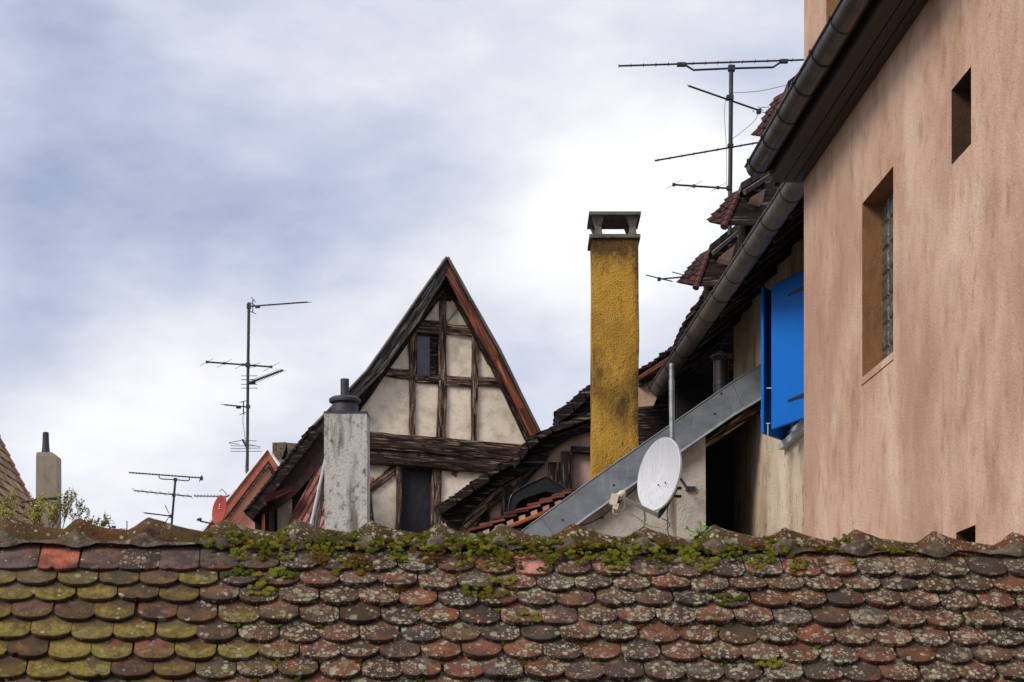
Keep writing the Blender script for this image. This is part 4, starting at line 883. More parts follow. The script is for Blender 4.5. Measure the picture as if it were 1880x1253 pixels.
# body behind the gable
A, B = G(575, 800, -.2), G(1010, 800, -.2); wl.prism([V((A.x, A.y, 0)), V((B.x, B.y, 0)), B, A], bk_ * 8)
wl.build('wall', M['infill'], hth)
TIM = [  # (x0,y0,x1,y1,width px, width2, name)
    ((813, 540), (812, 700), 13, 14), ((812, 700), (809, 812), 15, 19),            # king post
    ((757.5, 612), (757, 700), 14, 13), ((757, 698), (756, 806), 12, 11),           # left post
    ((871, 604), (871, 694), 12, 12), ((871, 692), (869, 817), 12, 11),             # right post
    ((762, 600), (806, 603), 24, 24), ((819, 605), (868, 610), 20, 20),             # upper rail
    ((706, 684), (752, 690), 15, 17), ((763, 696), (806, 699), 15, 15), ((819, 700), (865, 703), 17, 17), ((876, 701), (916, 704), 16, 16),   # middle rail
    ((675, 903), (738, 850), 15, 16),                                              # brace
    ((732, 855), (731, 1000), 11, 10), ((801, 850), (799, 1000), 17, 19), ((676, 905), (684, 1000), 10, 13)]
for a, c, w0, w1 in TIM:
    sc = 39 / F; q = MB(); q.beam(G(*a, -.02), G(*c, -.02), w0 * sc, .16, hn, .022, 14, w1=w1 * sc); q.build('timber_beam', M['timber'], hth, smooth=50)
for a, c, w0, w1 in (((655, 797), (960, 824), 9, 10), ((640, 812), (960, 838), 23, 26), ((640, 838), (960, 862), 24, 26)):   # stacked sill beams
    sc = 39 / F; q = MB(); q.beam(G(*a, .02), G(*c, .02), w0 * sc, .28, hn, .03, 30, w1=w1 * sc); q.build('timber_beam', M['sillbeam'] if w0 > 12 else M['timber'], hth, smooth=50)
for a, c, w0 in (((815, 520), (650, 752), 20), ((826, 520), (905, 665), 20), ((905, 665), (972, 805), 17)):    # rafters against the wall
    sc = 39 / F; q = MB(); q.beam(G(*a, .04), G(*c, .04), w0 * sc, .16, hn, .015, 16); q.build('timber_beam', M['darktimber'] if w0 < 21 else M['timber'], hth, smooth=50)
q = MB(); gpoly(q, [(821, 500), (836, 545), (828, 552), (802, 552), (806, 540)], .06, .08); q.build('apex_board', M['darktimber'], hth)
# window
q = MB(); gpoly(q, [(766, 612), (792, 614), (793, 692), (766, 692)], -.10, .02); wn_ = q.build('window', M['darkglass'], hth)
q = MB(); gpoly(q, [(790, 610), (808, 610), (808, 697), (790, 697)], -.06, .05); q.build('side_board', M['darktimber'], wn_)
q = MB(); gpoly(q, [(760, 604), (810, 604), (810, 699), (760, 699)], -.19, .02); q.build('backing', M['void'], wn_)
# door
q = MB(); gpoly(q, [(737, 862), (794, 862), (794, 1010), (737, 1010)], -.07, .04); dr_ = q.build('door', M['doorboard'], hth)
q = MB(); q.tube([G(739, 857.5, -.01), G(790, 858.5, -.01)], .012, 6); q.build('door_rail', M['frame'], dr_)
q = MB(); gpoly(q, [(828, 868), (832, 864), (836, 866), (841, 864), (843, 868), (838, 870), (840, 875), (836, 877), (833, 873), (829, 873)], .005, .02); q.build('bare_bricks', M['brick'], hth)
# verge boards
def strip(pts_out, pts_in, off, th, mat, name, lab=None):
    q = MB()
    for i in range(len(pts_out) - 1):
        f = [G(*pts_out[i], off), G(*pts_out[i + 1], off), G(*pts_in[i + 1], off), G(*pts_in[i], off)]
        d = (f[1] - f[0]).normalized(); s0 = (f[3] - f[0]); L0 = (f[1] - f[0]).length; n_ = 10; vs = []; tcs = []; o_ = V((i * 3.0, 0, 0))
        for k in range(n_ + 1):
            a_ = f[0].lerp(f[1], k / n_); c_ = f[3].lerp(f[2], k / n_)
            for m_ in range(3):
                pp = a_.lerp(c_, m_ / 2); vs.append(pp); tcs.append(o_ + V((L0 * k / n_, (a_ - c_).length * m_ / 2, 0)))
        n1 = len(vs); vs += [v + bk_ * th for v in vs]; tcs += [t + V((0, 0, th)) for t in tcs]
        fs = []
        for k in range(n_):
            for m_ in range(2): fs += [(k * 3 + m_, k * 3 + m_ + 1, k * 3 + 4 + m_, k * 3 + 3 + m_), (n1 + k * 3 + m_, n1 + k * 3 + 3 + m_, n1 + k * 3 + 4 + m_, n1 + k * 3 + 1 + m_)]
            fs += [(k * 3, k * 3 + 3, n1 + k * 3 + 3, n1 + k * 3), (k * 3 + 2, n1 + k * 3 + 2, n1 + k * 3 + 5, k * 3 + 5)]
        q.add(vs, fs, tcs)
    return q.build(name, mat, hth, label=lab)
LO = [(820, 474), (764, 553), (711, 630), (674, 682), (644, 714), (575, 784)]
LI = [(819, 506), (766, 594), (731, 642), (700, 686), (668, 718), (590, 800)]
strip(LO, LI, .36, .05, M['greyboard'], 'verge_board', 'silver-grey verge board')
LO2 = [(x + 3, y + 10) for x, y in LO]; LM = [((a[0] + c[0]) / 2 + 2, (a[1] + c[1]) / 2) for a, c in zip(LO, LI)]
strip(LO, LM, .385, .024, M['greyboard'], 'verge_board', 'upper layer of the silver-grey verge board')
RO = [(822, 474), (859, 541), (917, 643), (969, 750), (994, 800)]; RI = [(819, 506), (864, 591), (905, 662), (950, 750), (974, 800)]
strip(RO, RI, .36, .05, M['orangeboard'], 'verge_board', 'orange-brown stained verge board')
# roof slopes with tiles, metal edge trim
def gp(px, py, off): return G(px, py, off)
rf = MB(); deck = MB()
for (a, c) in zip(LO, LO[1:]):
    A, D = gp(*c, .40), gp(*a, .40); rf.tiles(A + bk_ * 6, A, D, D + bk_ * 6, expo=.16, tw=.19, th=.016, pal=PAL_FARBROWN, flip=1)
    deck.prism([A, D, D + V((0, 0, -.06)), A + V((0, 0, -.06))], bk_ * 6)
for (a, c) in zip(RO, RO[1:]):
    A, D = gp(*c, .40), gp(*a, .40); rf.tiles(A, A + bk_ * 6, D + bk_ * 6, D, expo=.16, tw=.19, th=.016, pal=PAL_FARBROWN, flip=1)
    deck.prism([A, D, D + V((0, 0, -.06)), A + V((0, 0, -.06))], bk_ * 6)
hr = deck.build('roof', M['darktimber'], hth); rf.build('tile_covering', M['redtile'], hr)
tm = MB()
for pts in (LO, RO): tm.tube([G(x, y - 1.5, .41) for x, y in pts], .028, 8)
tm.build('edge_trim', M['gutter'], hr, smooth=60)
q = MB()
for k in range(14):
    a = gp(821, 477, .35) + bk_ * (.25 + k * .42); q.tube([a, a + bk_ * .44], [.085, .07], 10, srgb('6e4c40'))
q.build('ridge_caps', M['redtile'], hr, smooth=50)
# long lower roof on the left, its underside showing
lo_ = MB(); lt_ = MB(); EL = [(575, 783), (505, 873), (450, 944)]
for a, c in zip(EL, EL[1:]):
    A, D = P(*c, 36.6), P(*a, 36.6); lo_.prism([A, D, D + V((.14, 0, -.10)), A + V((.14, 0, -.10))], V((0, 5, 0)))
    lt_.tiles(A + V((0, 5, .02)), A + V((0, -.03, .02)), D + V((0, -.03, .02)), D + V((0, 5, .02)), expo=.10, tw=.19, th=.02, pal=PAL_DARK, flip=1, jit=.01)
sr = lo_.build('side_roof', M['darktimber'], hth); lt_.build('tile_covering', M['oldtile'], sr)
q = MB(); q.prism([P(585, 790, 36.75), P(600, 775, 36.75), P(600, 842, 36.75), P(545, 905, 36.75), P(500, 942, 36.75), P(458, 946, 36.75)], V((0, .08, 0))); q.build('soffit_board', M['darktimber'] if False else material('red_brown_soffit', srgb('36201e'), [(srgb('170e0e'), (5, 5, 5), .45, .65, 1, 6, .85)], rough=.85, bump=.4), sr)
q = MB(); q.prism([P(468, 950, 36.9), P(600, 860, 36.9), P(600, 1010, 36.9), P(468, 1010, 36.9)], V((0, .08, 0))); q.build('side_wall', M['darktimber'], hth)
q = MB(); q.prism([P(509, 930, 36.8), P(536, 915, 36.8), P(536, 1010, 36.8), P(509, 1010, 36.8)], V((0, .05, 0))); q.build('plaster_panel', M['brownchim'], hth)
for a, c in (((499, 925), (499, 1005)), ((484, 945), (484, 1005))):
    q = MB(); q.beam(P(*a, 36.75), P(*c, 36.75), .10 if a[0] > 490 else .05, .1, (0, -1, 0), .01, 6); q.build('timber_beam', M['orangeboard'] if a[0] < 490 else M['darktimber'], hth)
q = MB()                                                   # little tiled hood
A, B, Cq, D = P(490, 925, 36.3), P(538, 905, 36.3), P(540, 893, 36.6), P(486, 916, 36.6); q.tiles(A, B, Cq, D, expo=.06, tw=.2, th=.03, pal=[tuple(x * .5 for x in c[:3]) + (1,) for c in PAL_RED]); q.tiles(P(462, 942, 36.2), P(492, 930, 36.2), P(484, 912, 36.5), P(474, 925, 36.5), expo=.06, tw=.1, th=.02, pal=PAL_DARK); q.build('hood', M['redtile'], hth)
# red tiled flank between hood and chimney
q = MB(); q.tiles(P(600, 1060, 35.2), P(690, 880, 35.6), P(597, 830, 36.9), P(512, 985, 36.9), expo=.17, tw=.24, th=.03, pal=PAL_PINKRED, flip=0); q.build('flank_tiles', M['redtile'], hth)
q = MB(); q.beam(P(597, 868, 33.8), P(578, 985, 33.8), .10, .05, (0, -1, 0), .004, 8); q.build('post_board', M['greyboard'], hth)
dp = thing('downpipe', P(567, 985, 33.6), 'pale grey slanting downpipe left of the white chimney', 'pipe')
q = MB(); q.tube([P(598, 842, 33.6), P(585, 900, 33.6), P(565, 990, 33.6)], .026, 12); q.build('tube', M['frame'], dp, smooth=60)
q = MB(); q.tube([P(586, 893, 33.6), P(584.5, 901, 33.6)], .032, 12); q.build('joint', M['frame'], dp, smooth=60)

# ------------------------------------------------------------------ dark cottage left of the yellow chimney
ct = thing('timbered_cottage', (.6, 29, 0), 'low timbered cottage with stepped dark tiled roof, between half-timbered gable and yellow chimney', 'house')
YK = 29.0
def kp(px, py, dy=0): return P(px, py, YK + dy)
def kpoly(mb, pts, dy=0, th=.12): mb.prism([kp(x, y, dy) for x, y in pts], V((0, th, 0)))
q = MB(); kpoly(q, [(800, 1020), (838, 975), (905, 900), (960, 862), (985, 820), (1020, 795), (1100, 765), (1100, 1020)], .35, .2)
A, B = kp(800, 1020, .35), kp(1140, 1020, .35); q.prism([V((A.x, A.y, 0)), V((B.x, B.y, 0)), B, A], V((0, 2.5, 0))); q.build('wall', M['pinkinfill'], ct)
def kroof(prof, depth, name, pal, th=.10, dyf=0, expo=.085, mat='oldtile'):
    tl = MB(); dk = MB()
    for a, c in zip(prof, prof[1:]):
        A, D = kp(*a, dyf), kp(*c, dyf); tl.tiles(A + V((0, depth, 0)), A, D, D + V((0, depth, 0)), expo=expo * .8, tw=.18, th=.014, pal=pal, jit=.014, flip=1)
        dk.prism([A, D, D + V((.03, 0, -th)), A + V((.05, 0, -th * .8))], V((0, depth, 0)))
    r_ = dk.build(name, M['darktimber'], ct); tl.build('tile_covering', M[mat], r_); return r_
kroof([(1020, 758), (1050, 737), (1072, 716), (1100, 700)], 1.2, 'roof', PAL_DARK, .16, .3)
kroof([(985, 800), (1010, 786), (1050, 772), (1100, 752)], 1.4, 'roof', PAL_DARK + [srgb('57504b')], .07, 0, .2)
kroof([(938, 848), (952, 832), (966, 812), (985, 798)], 1.2, 'roof', PAL_DARK, .12, -.05)
kroof([(892, 870), (915, 856), (945, 842)], 1.4, 'roof', PAL_DARK + [srgb('57504b')], .07, 0, .2)
kroof([(802, 932), (835, 910), (865, 888), (895, 868)], 1.2, 'roof', PAL_DARK, .12, -.05, .10)
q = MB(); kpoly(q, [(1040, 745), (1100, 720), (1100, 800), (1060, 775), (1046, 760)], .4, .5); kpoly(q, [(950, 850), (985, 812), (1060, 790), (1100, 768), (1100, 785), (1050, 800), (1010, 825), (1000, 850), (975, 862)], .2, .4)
kpoly(q, [(806, 938), (895, 880), (965, 850), (975, 862), (925, 888), (900, 905), (850, 955), (838, 975), (820, 962)], .2, .4); q.build('eave_shadow_boards', M['darktimber'], ct)  # dark boards standing in for the shade under the stepped roofs
for (a, c, w_) in (((1048, 826), (1092, 828), 12), ((1038, 830), (1038, 905), 17), ((1018, 850), (1018, 890), 22), ((1049, 832), (1049, 905), 3), ((1003, 880), (1003, 960), 14), ((1002, 835), (940, 905), 12), ((925, 895), (925, 955), 11), ((936, 892), (930, 1000), 9),
                   ((897, 912), (897, 1000), 4), ((850, 965), (925, 900), 18), ((990, 905), (990, 960), 4)):
    q = MB(); sc = YK / F; q.beam(kp(*a, .28), kp(*c, .28), w_ * sc, .14, (0, -1, 0), .01, 8); q.build('timber_beam', M['darktimber'] if w_ != 18 else M['timber'], ct, smooth=50)
q = MB(); kpoly(q, [(868, 972), (895, 935), (896, 1005), (868, 1005)], .30, .04); q.build('window', M['void'], ct)
q = MB(); kpoly(q, [(953, 922), (1000, 926), (1000, 1000), (953, 1000)], .26, .05); q.build('red_panel', M['redboard'], ct)
# black sheet-metal hood
q = MB(); out = curve([kp(*p, -.25) for p in ((933, 952), (934, 930), (940, 910), (960, 896), (980, 886), (1002, 876))], 6) + [kp(1030, 893, -.25), kp(1056, 910, -.25)]
inn = curve([kp(*p, -.25) for p in ((944, 952), (946, 934), (952, 922), (966, 914), (984, 908), (1002, 902))], 6) + [kp(1026, 908, -.25), kp(1050, 926, -.25)]
n_ = len(out); vs = out + inn + [v + V((0, .5, 0)) for v in out] + [v + V((0, .5, 0)) for v in inn]
fs = []
for i in range(n_ - 1):
    fs += [(i, i + 1, n_ + i + 1, n_ + i), (i, 2 * n_ + i, 2 * n_ + i + 1, i + 1), (n_ + i, n_ + i + 1, 3 * n_ + i + 1, 3 * n_ + i), (2 * n_ + i, 3 * n_ + i, 3 * n_ + i + 1, 2 * n_ + i + 1)]
q.add(vs, fs); q.build('entrance_hood', M['black_iron'], ct, smooth=30)
q = MB(); q.tube([v + V((0, -.01, .01)) for v in out], .014, 6); q.build('hood_edge', M['gutter_dark'], ct, smooth=60)

# small red-tiled roof in front of the cottage
sr_ = thing('low_roof', P(950, 1010, 25.5), 'small sloping roof edge of orange-red tiles, left of the metal strip', 'roof')
Yr = 25.5; tl = MB(); A, D = P(862, 978, Yr), P(1060, 898, Yr); tl.tiles(A + V((0, 1.5, .0)), A, D, D + V((0, 1.5, 0)), expo=.17, tw=.2, th=.03, pal=PAL_RED, jit=.012)
tl.build('tile_covering', M['redtile'], sr_)
q = MB()
for k in range(9):
    a = A.lerp(D, (k + .1) / 9) + V((0, .02, -.05)); c = A.lerp(D, (k + .62) / 9) + V((0, .02, -.05)); q.prism([a, c, c + V((.01, 0, -.055)), a + V((.01, 0, -.055))], V((0, .12, 0)))
q.build('mortar_fillets', M['pinkinfill'], sr_)
q = MB(); q.beam(A + V((0, .03, -.13)), D + V((0, .03, -.13)), .05, .05, (0, -1, 0), .004, 8); q.build('verge_board', M['orangeboard'], sr_)
q = MB(); q.prism([A + V((0, .08, -.03)), D + V((0, .08, -.03)), D + V((0, .08, -.2)), V((D.x, D.y + .08, 4)), V((A.x, A.y + .08, 4))], V((0, 1.4, 0))); q.build('wall', M['darktimber'], sr_)

# ------------------------------------------------------------------ salmon gable far left of centre
sg = thing('salmon_house', (P(480, 900, 46).x, 46, 0), 'salmon pink gable with red-brown verge, behind the antenna mast', 'house')
Ys = 46
def spy(mb, pts, dy, th): mb.prism([P(x, y, Ys + dy) for x, y in pts], V((0, th, 0)))
q = MB(); spy(q, [(491, 835), (300, 1080), (640, 1080)], .3, .3)
A, B = P(330, 1060, Ys + .6), P(620, 1060, Ys + .6); q.prism([V((A.x, A.y, 0)), V((B.x, B.y, 0)), B, A], V((0, 6, 0))); q.build('wall', M['salmon'], sg)
q = MB(); spy(q, [(491, 826), (330, 1029), (345, 1040), (493, 846)], 0, .3); spy(q, [(491, 826), (493, 846), (530, 905), (545, 905)], 0, .3); q.build('verge_board', M['salmonboard'], sg)
q = MB(); spy(q, [(491, 857), (352, 1040), (372, 1050), (491, 886)], .12, .18); spy(q, [(491, 857), (491, 886), (520, 930), (530, 920)], .12, .18); q.build('cornice', material('salmon_cornice', srgb('d49c84'), [(srgb('c4866e'), (3, 3, 3), .45, .68, 1, 6, .6)], rough=.9), sg)
q = MB(); spy(q, [(493, 850), (350, 1040), (353, 1042), (494, 855)], -.03, .05); spy(q, [(493, 850), (494, 855), (516, 890), (518, 887)], -.03, .05); q.build('peeling_trim', M['greyboard'], sg)
q = MB()
A, D = P(322, 1036, Ys - .05), P(491, 821, Ys - .05); q.prism([A, D, D + V((0, 0, -.06)), A + V((0, 0, -.06))], V((0, 6, 0)))
A, D = P(556, 921, Ys - .05), P(491, 821, Ys - .05); q.prism([A, D, D + V((0, 0, -.06)), A + V((0, 0, -.06))], V((0, 6, 0))); q.build('roof', M['redtile'], sg)
bc = thing('chimney', P(522, 860, 50), 'low brown chimney with a split sloping top, just right of the salmon gable peak', 'chimney', 'chimneys on the roofs around')
Yb = 50; q = MB()
def bpoly(mb, pts, th=.7): mb.prism([P(x, y, Yb) for x, y in pts], V((0, th, 0)))
bpoly(q, [(500, 813), (526, 812), (526, 818), (516, 843), (500, 843)]); bpoly(q, [(528, 813), (552, 815), (552, 843), (533, 843), (529, 835), (527, 820)]); q.build('cap_slab', M['mortar'], bc)
q = MB(); bpoly(q, [(504, 844), (550, 844), (550, 960), (504, 960)]); q.build('shaft', M['concrete'], bc)

# ------------------------------------------------------------------ far left roof and its chimney
fl_ = thing('far_house', (P(-20, 900, 43).x, 43, 0), 'house at the left edge with a steep brown tiled roof', 'house')
E = P(92, 1005, 43.3); T = P(-60, 700, 43.3); nd_ = V((.025, -1, 0)) * 9
q = MB(); q.tiles(E + nd_, E, T, T + nd_, expo=.26, tw=.26, th=.03, pal=[srgb(h) for h in ('a58c72', '998066', 'af9880', '8b7058')], flip=1, jit=.01); q.build('roof', M['oldtile'] if False else M['redtile'], fl_)
q = MB(); q.prism([E + V((0, -.03, -.05)), T + V((0, -.03, -.05)), V((T.x - 6, T.y, E.z)), V((T.x - 6, T.y, 0)), V((E.x - .3, E.y, 0)), E + V((-.3, 0, -.1))], nd_); q.build('wall', M['brownchim'], fl_)
q = MB()
for k in range(17):
    a = E.lerp(T, k / 17); c = E.lerp(T, (k + 1.06) / 17); q.tube([a + V((.03, 0, .05)), c + V((.03, 0, .03))], [.075, .055], 8, srgb('a5786a'))
q.build('verge_caps', M['redtile'], fl_, smooth=50)
gc = thing('chimney', (P(85, 900, 47).x, 47, 0), 'slim grey-brown chimney with a black clay pot, far left', 'chimney', 'chimneys on the roofs around')
Yg = 47; xl, xr = P(66, 0, Yg).x, P(104, 0, Yg).x
q = MB(); rough_stack(q, xl, xr, Yg, Yg + .5, 4, P(0, 838, Yg).z, .006, taper=.02)
# weathered shoulders
za = P(0, 838, Yg).z; zb = P(0, 830, Yg).z; k = .05
q.add([(xl, Yg, za), (xr, Yg, za), (xr, Yg + .5, za), (xl, Yg + .5, za), (xl + .01, Yg + .03, zb), (xr - .12, Yg + .03, zb), (xr - .12, Yg + .47, zb), (xl + .01, Yg + .47, zb)], [(0, 1, 5, 4), (1, 2, 6, 5), (2, 3, 7, 6), (3, 0, 4, 7), (4, 5, 6, 7)])
q.build('shaft', M['brownchim'], gc, smooth=30)
q = MB(); k = Yg / F; c = P(84, 831, Yg + .25); q.lathe(c, [(7.5 * k, -.02), (7.5 * k, .04), (6.6 * k, .12), (5.6 * k, .44), (6.0 * k, .455), (4.6 * k, .48), (0, .48)], 20); q.build('pot', M['pot'], gc, smooth=40)
q = MB(); q.tube([P(64, 917, Yg - .03), P(108, 914, Yg - .03)], .02, 8); q.tube([P(108, 914, Yg - .03), P(109, 921, Yg + .3)], .02, 8); q.build('iron_strap', M['darkmetal'], gc)
cl = thing('roof_rail', P(0, 930, 42), 'thin dark rail crossing the far-left tiled roof', 'rail')
q = MB(); q.tube([P(-60, 945, 41.4), P(0, 930, 41.6), P(66, 918, 42.4)], .022, 8); q.build('bar', M['darkmetal'], cl)
q = MB()
for px in (-30, 10, 45): q.tube([P(px, 937.5 - px * .19, 41.7), P(px, 944 - px * .17, 42.4)], .012, 6)
q.build('stay', M['darkmetal'], cl)

# ------------------------------------------------------------------ budding shrub
sh = thing('shrub', P(90, 1010, 16), 'twiggy shrub with sparse spring leaves showing above the ridge at far left', 'shrub')
random.seed(5); tw = MB(); lv = MB()
LC = [srgb(h) for h in ('9aa33a', '7f9432', 'b3a94a', '8c7a34', 'a8b648', '9a6f3c')]
Ysh = 16
def branch(p, d, L_, r, depth, leafy):
    pts = [p]; n_ = 7; q_ = p.copy(); dd = d.normalized()
    for i in range(n_):
        dd = (dd + V((rnd(-.18, .18), rnd(-.12, .12), rnd(-.08, .14)))).normalized(); q_ = q_ + dd * L_ / n_; pts.append(q_.copy())
        if depth < 3 and i > 0 and rnd(0, 1) < .8:
            sd_ = V((rnd(-1, 1), rnd(-.7, .7), rnd(.0, .9))).normalized(); branch(q_, (dd * .7 + sd_ * .8), L_ * rnd(.35, .6), r * .55, depth + 1, leafy)
        if depth >= 1 and rnd(0, 1) < leafy * (.6 if depth > 1 else .3):
            for _ in range(2):
                leaf(lv, q_, V((rnd(-1, 1), rnd(-1, 1), rnd(-.3, 1))), V((rnd(-1, 1), -.6, rnd(0, 1))), rnd(.007, .015), rnd(.005, .009), random.choice(LC) if leafy > .4 or rnd(0, 1) < .4 else srgb('5a4a34'))
    tw.tube(pts, [r * (1 - .6 * i / n_) for i in range(n_ + 1)], 5)
trunk0 = P(70, 1400, Ysh); tw.tube([V((trunk0.x, Ysh, 0)), V((trunk0.x, Ysh, 5)), P(80, 1100, Ysh)], [.06, .045, .02], 8)
for px, lx, lf_, L_ in ((20, -.3, .6, .20), (35, -.1, .65, .24), (60, .1, .6, .18), (75, .3, .6, .20), (85, .5, .5, .26), (95, -.2, .5, .22), (110, .3, .3, .24), (125, .1, .2, .18), (140, .5, .2, .20), (155, .4, .2, .14), (170, .7, .2, .14), (185, .3, .3, .09), (5, .2, .6, .18), (50, .6, .6, .22), (100, .6, .4, .24), (-10, .1, .6, .2)):
    b0 = P(px, 985 + rnd(-4, 12), Ysh + rnd(-.5, .5)); tw.tube([P(80, 1100, Ysh), b0], [.010, .005], 5); branch(b0, V((lx, 0, 1)), L_, .0042, 0, lf_)
tw.build('twigs', M['bark'], sh); lv.build('foliage', M['leaf'], sh, smooth=180)

# ------------------------------------------------------------------ antennas
def boom(mb, a, b_, r, n_el, el_len, el_r, eldir, taper=0, first=.03, last=.97):
    mb.tube([a, b_], r, 6)
    for i in range(n_el):
        f = first + (last - first) * i / max(1, n_el - 1); c = a.lerp(b_, f); L_ = el_len * (1 - taper * f); mb.tube([c - eldir * L_ / 2, c + eldir * L_ / 2], el_r, 5)
def hor(a, b_):
    d = (b_ - a); d.z = 0; return V((-d.y, d.x, 0)).normalized()
# tall mast, centre left
Ya = 50.5
an = thing('antenna_mast', P(455, 868, Ya), 'tall thin mast with four aerials, rising left of the half-timbered gable', 'antenna', 'television antennas on the roofs')
A = lambda x, y, dy=0: P(x, y, Ya + dy)
q = MB(); q.tube([A(454, 905), A(455, 700), A(457, 556)], .038, 8); q.build('mast', M['antenna'], an, smooth=60)
s6 = .010
q = MB(); a, c = A(457, 563), A(564, 555); boom(q, a, c, .018, 14, .34, .008, V((.55, .8, .15)).normalized(), .0, .22, 1.0)
q.tube([A(464, 551), A(464, 575)], .014, 6)
for x0, y0, x1, y1 in ((461, 546, 469, 555), (460, 572, 470, 577), (459, 556, 470, 562)): q.tube([A(x0, y0, -.2), A(x1, y1, .2)], s6, 5)
q.box(A(473, 564), (.06, 0, 0), (0, .04, 0), (0, 0, .025)); q.box(A(457, 563), (.05, 0, 0), (0, .05, 0), (0, 0, .06)); q.build('aerial', M['antenna'], an)
q = MB(); a, c = A(380, 665), A(498, 674); q.tube([a, c], .022, 6)
for f, w_ in ((0, 12), (.27, 13), (.56, 14), (.74, 11), (1, 15)):
    m_ = a.lerp(c, f); px = 380 + 118 * f; py = 665 + 9 * f; q.tube([P(px - w_, py + w_ * .55, Ya - .5), P(px + w_, py - w_ * .55, Ya + .5)], .006, 5); q.box(m_, (.03, 0, 0), (0, .03, 0), (0, 0, .03))
q.box(A(455, 670.5), (.06, 0, 0), (0, .05, 0), (0, 0, .05)); q.build('aerial', M['antenna'], an)
q = MB(); a, c = A(456, 704), A(519, 680, -.4); boom(q, a, c, .024, 15, .5, .008, V((.3, .94, .05)).normalized(), .3, .1, 1)
for y in (690.5, 697.5, 706, 713): q.tube([A(443, y), A(473, y)], .009, 5)
q.tube([A(456, 688), A(456, 716)], .012, 6); q.box(A(462, 703), (.09, 0, 0), (0, .04, 0), (0, 0, .03)); q.build('aerial', M['antenna'], an)
q = MB(); a, c = A(457, 748), A(412, 743.5, -.2); boom(q, a, c, .018, 5, .34, .008, V((.4, .9, .1)).normalized(), 0, .5, 1); q.tube([A(447, 737), A(447, 761)], .016, 6)
for x0, y0, x1, y1 in ((440, 739, 453, 736), (440, 762, 453, 757)): q.tube([A(x0, y0, -.2), A(x1, y1, .2)], s6, 5)
q.box(A(438, 748.5), (.06, 0, 0), (0, .04, 0), (0, 0, .025)); q.box(A(455.5, 747), (.05, 0, 0), (0, .05, 0), (0, 0, .04)); q.build('aerial', M['antenna'], an)
q = MB(); q.tube([A(445, 807), A(453, 822)], .026, 6)
for x0, y0, x1, y1 in ((420, 813, 443, 809), (420, 814, 440, 816), (443, 809, 472, 810), (423, 819, 470, 819), (456, 816, 478, 821), (423, 824, 478, 823), (423, 829, 480, 829)): q.tube([A(x0, y0), A(x1, y1)], .008, 5)
q.build('aerial', M['antenna'], an)
q = MB(); q.tube(curve([A(447, 760), A(446, 775), A(450, 805), A(452, 830), A(450, 868)]), .010, 5); q.build('cable', M['cable'], an)
# small mast behind the ridge
Ya2 = 44
an = thing('antenna_mast', P(314, 975, Ya2), 'small mast with three level aerials at lower left, near the red dish', 'antenna', 'television antennas on the roofs')
A = lambda x, y, dy=0: P(x, y, Ya2 + dy)
q = MB(); q.tube([A(312, 1000), A(322, 881)], .026, 8); q.build('mast', M['antenna'], an, smooth=60)
q = MB(); boom(q, A(237, 868), A(372, 878), .014, 22, .3, .005, V((.1, .99, 0)).normalized()); q.tube(curve([A(292, 872), A(293, 878), A(300, 880), A(322, 881), A(342, 883), A(348, 881), A(348, 877)], 4), .012, 6)
q.tube([A(366, 885), A(371, 872)], .012, 6); q.box(A(370, 879), (.03, 0, 0), (0, .03, 0), (0, 0, .04)); q.box(A(322, 881), (.035, 0, 0), (0, .03, 0), (0, 0, .035)); q.build('aerial', M['antenna'], an)
q = MB(); boom(q, A(246, 901), A(352, 912), .014, 7, .8, .005, V((.03, .99, 0)).normalized()); q.box(A(319, 909), (.035, 0, 0), (0, .03, 0), (0, 0, .035)); q.build('aerial', M['antenna'], an)
q = MB(); boom(q, A(265, 942), A(314, 948), .014, 8, .3, .006, V((.1, .99, 0)).normalized()); q.tube([A(303, 928), A(310, 943)], .010, 5); q.tube([A(310, 950), A(300, 964)], .010, 5); q.box(A(314, 948), (.035, 0, 0), (0, .03, 0), (0, 0, .035)); q.build('aerial', M['antenna'], an)
# aerials of a house farther down
an = thing('antenna', P(200, 985, 55), 'tiny slanted aerial poking over the ridge, between shrub and small mast', 'antenna', 'television antennas on the roofs')
q = MB(); A = lambda x, y: P(x, y, 55)
q.tube([A(191, 946), A(202, 969)], .02, 6); q.tube([A(202, 969), A(203, 1010)], .03, 6)
for pts in (((191, 947), (201, 946), (204, 951), (195, 953)), ((196, 957), (207, 956), (211, 961), (200, 962))): q.tube([A(*p) for p in pts], .008, 5)
q.tube([A(160, 956), A(210, 970)], .012, 5); q.box(A(209, 968), (.05, 0, 0), (0, .05, 0), (0, 0, .03)); q.build('aerial', M['antenna'], an)
an = thing('antenna', P(233, 985, 55), 'single thin rod poking over the ridge, left of the small mast', 'antenna', 'television antennas on the roofs'); q = MB(); q.tube([A(233, 1010), A(233, 957)], .016, 6); q.tube([A(220, 971), A(233, 972)], .010, 5); q.build('rod', M['antenna'], an)
# aerial behind the red dish
an = thing('antenna', P(410, 990, 47.5), 'thin horizontal aerial directly above the red satellite dish', 'antenna', 'television antennas on the roofs')
q = MB(); A = lambda x, y: P(x, y, 47.5); q.tube([A(356, 911), A(421, 912)], .014, 6); q.tube([A(414, 1000), A(415, 905)], .010, 5); q.tube([A(403, 903), A(407, 898), A(415, 906), A(415, 915)], .010, 5); q.tube([A(404, 909), A(404, 915)], .008, 5); q.box(A(421, 912), (.04, 0, 0), (0, .04, 0), (0, 0, .04))
for k in range(9): c = A(360 + k * 6, 911.2); q.tube([c - V((0, .3, 0)), c + V((0, .3, 0))], .005, 4)
q.build('aerial', M['antenna'], an)
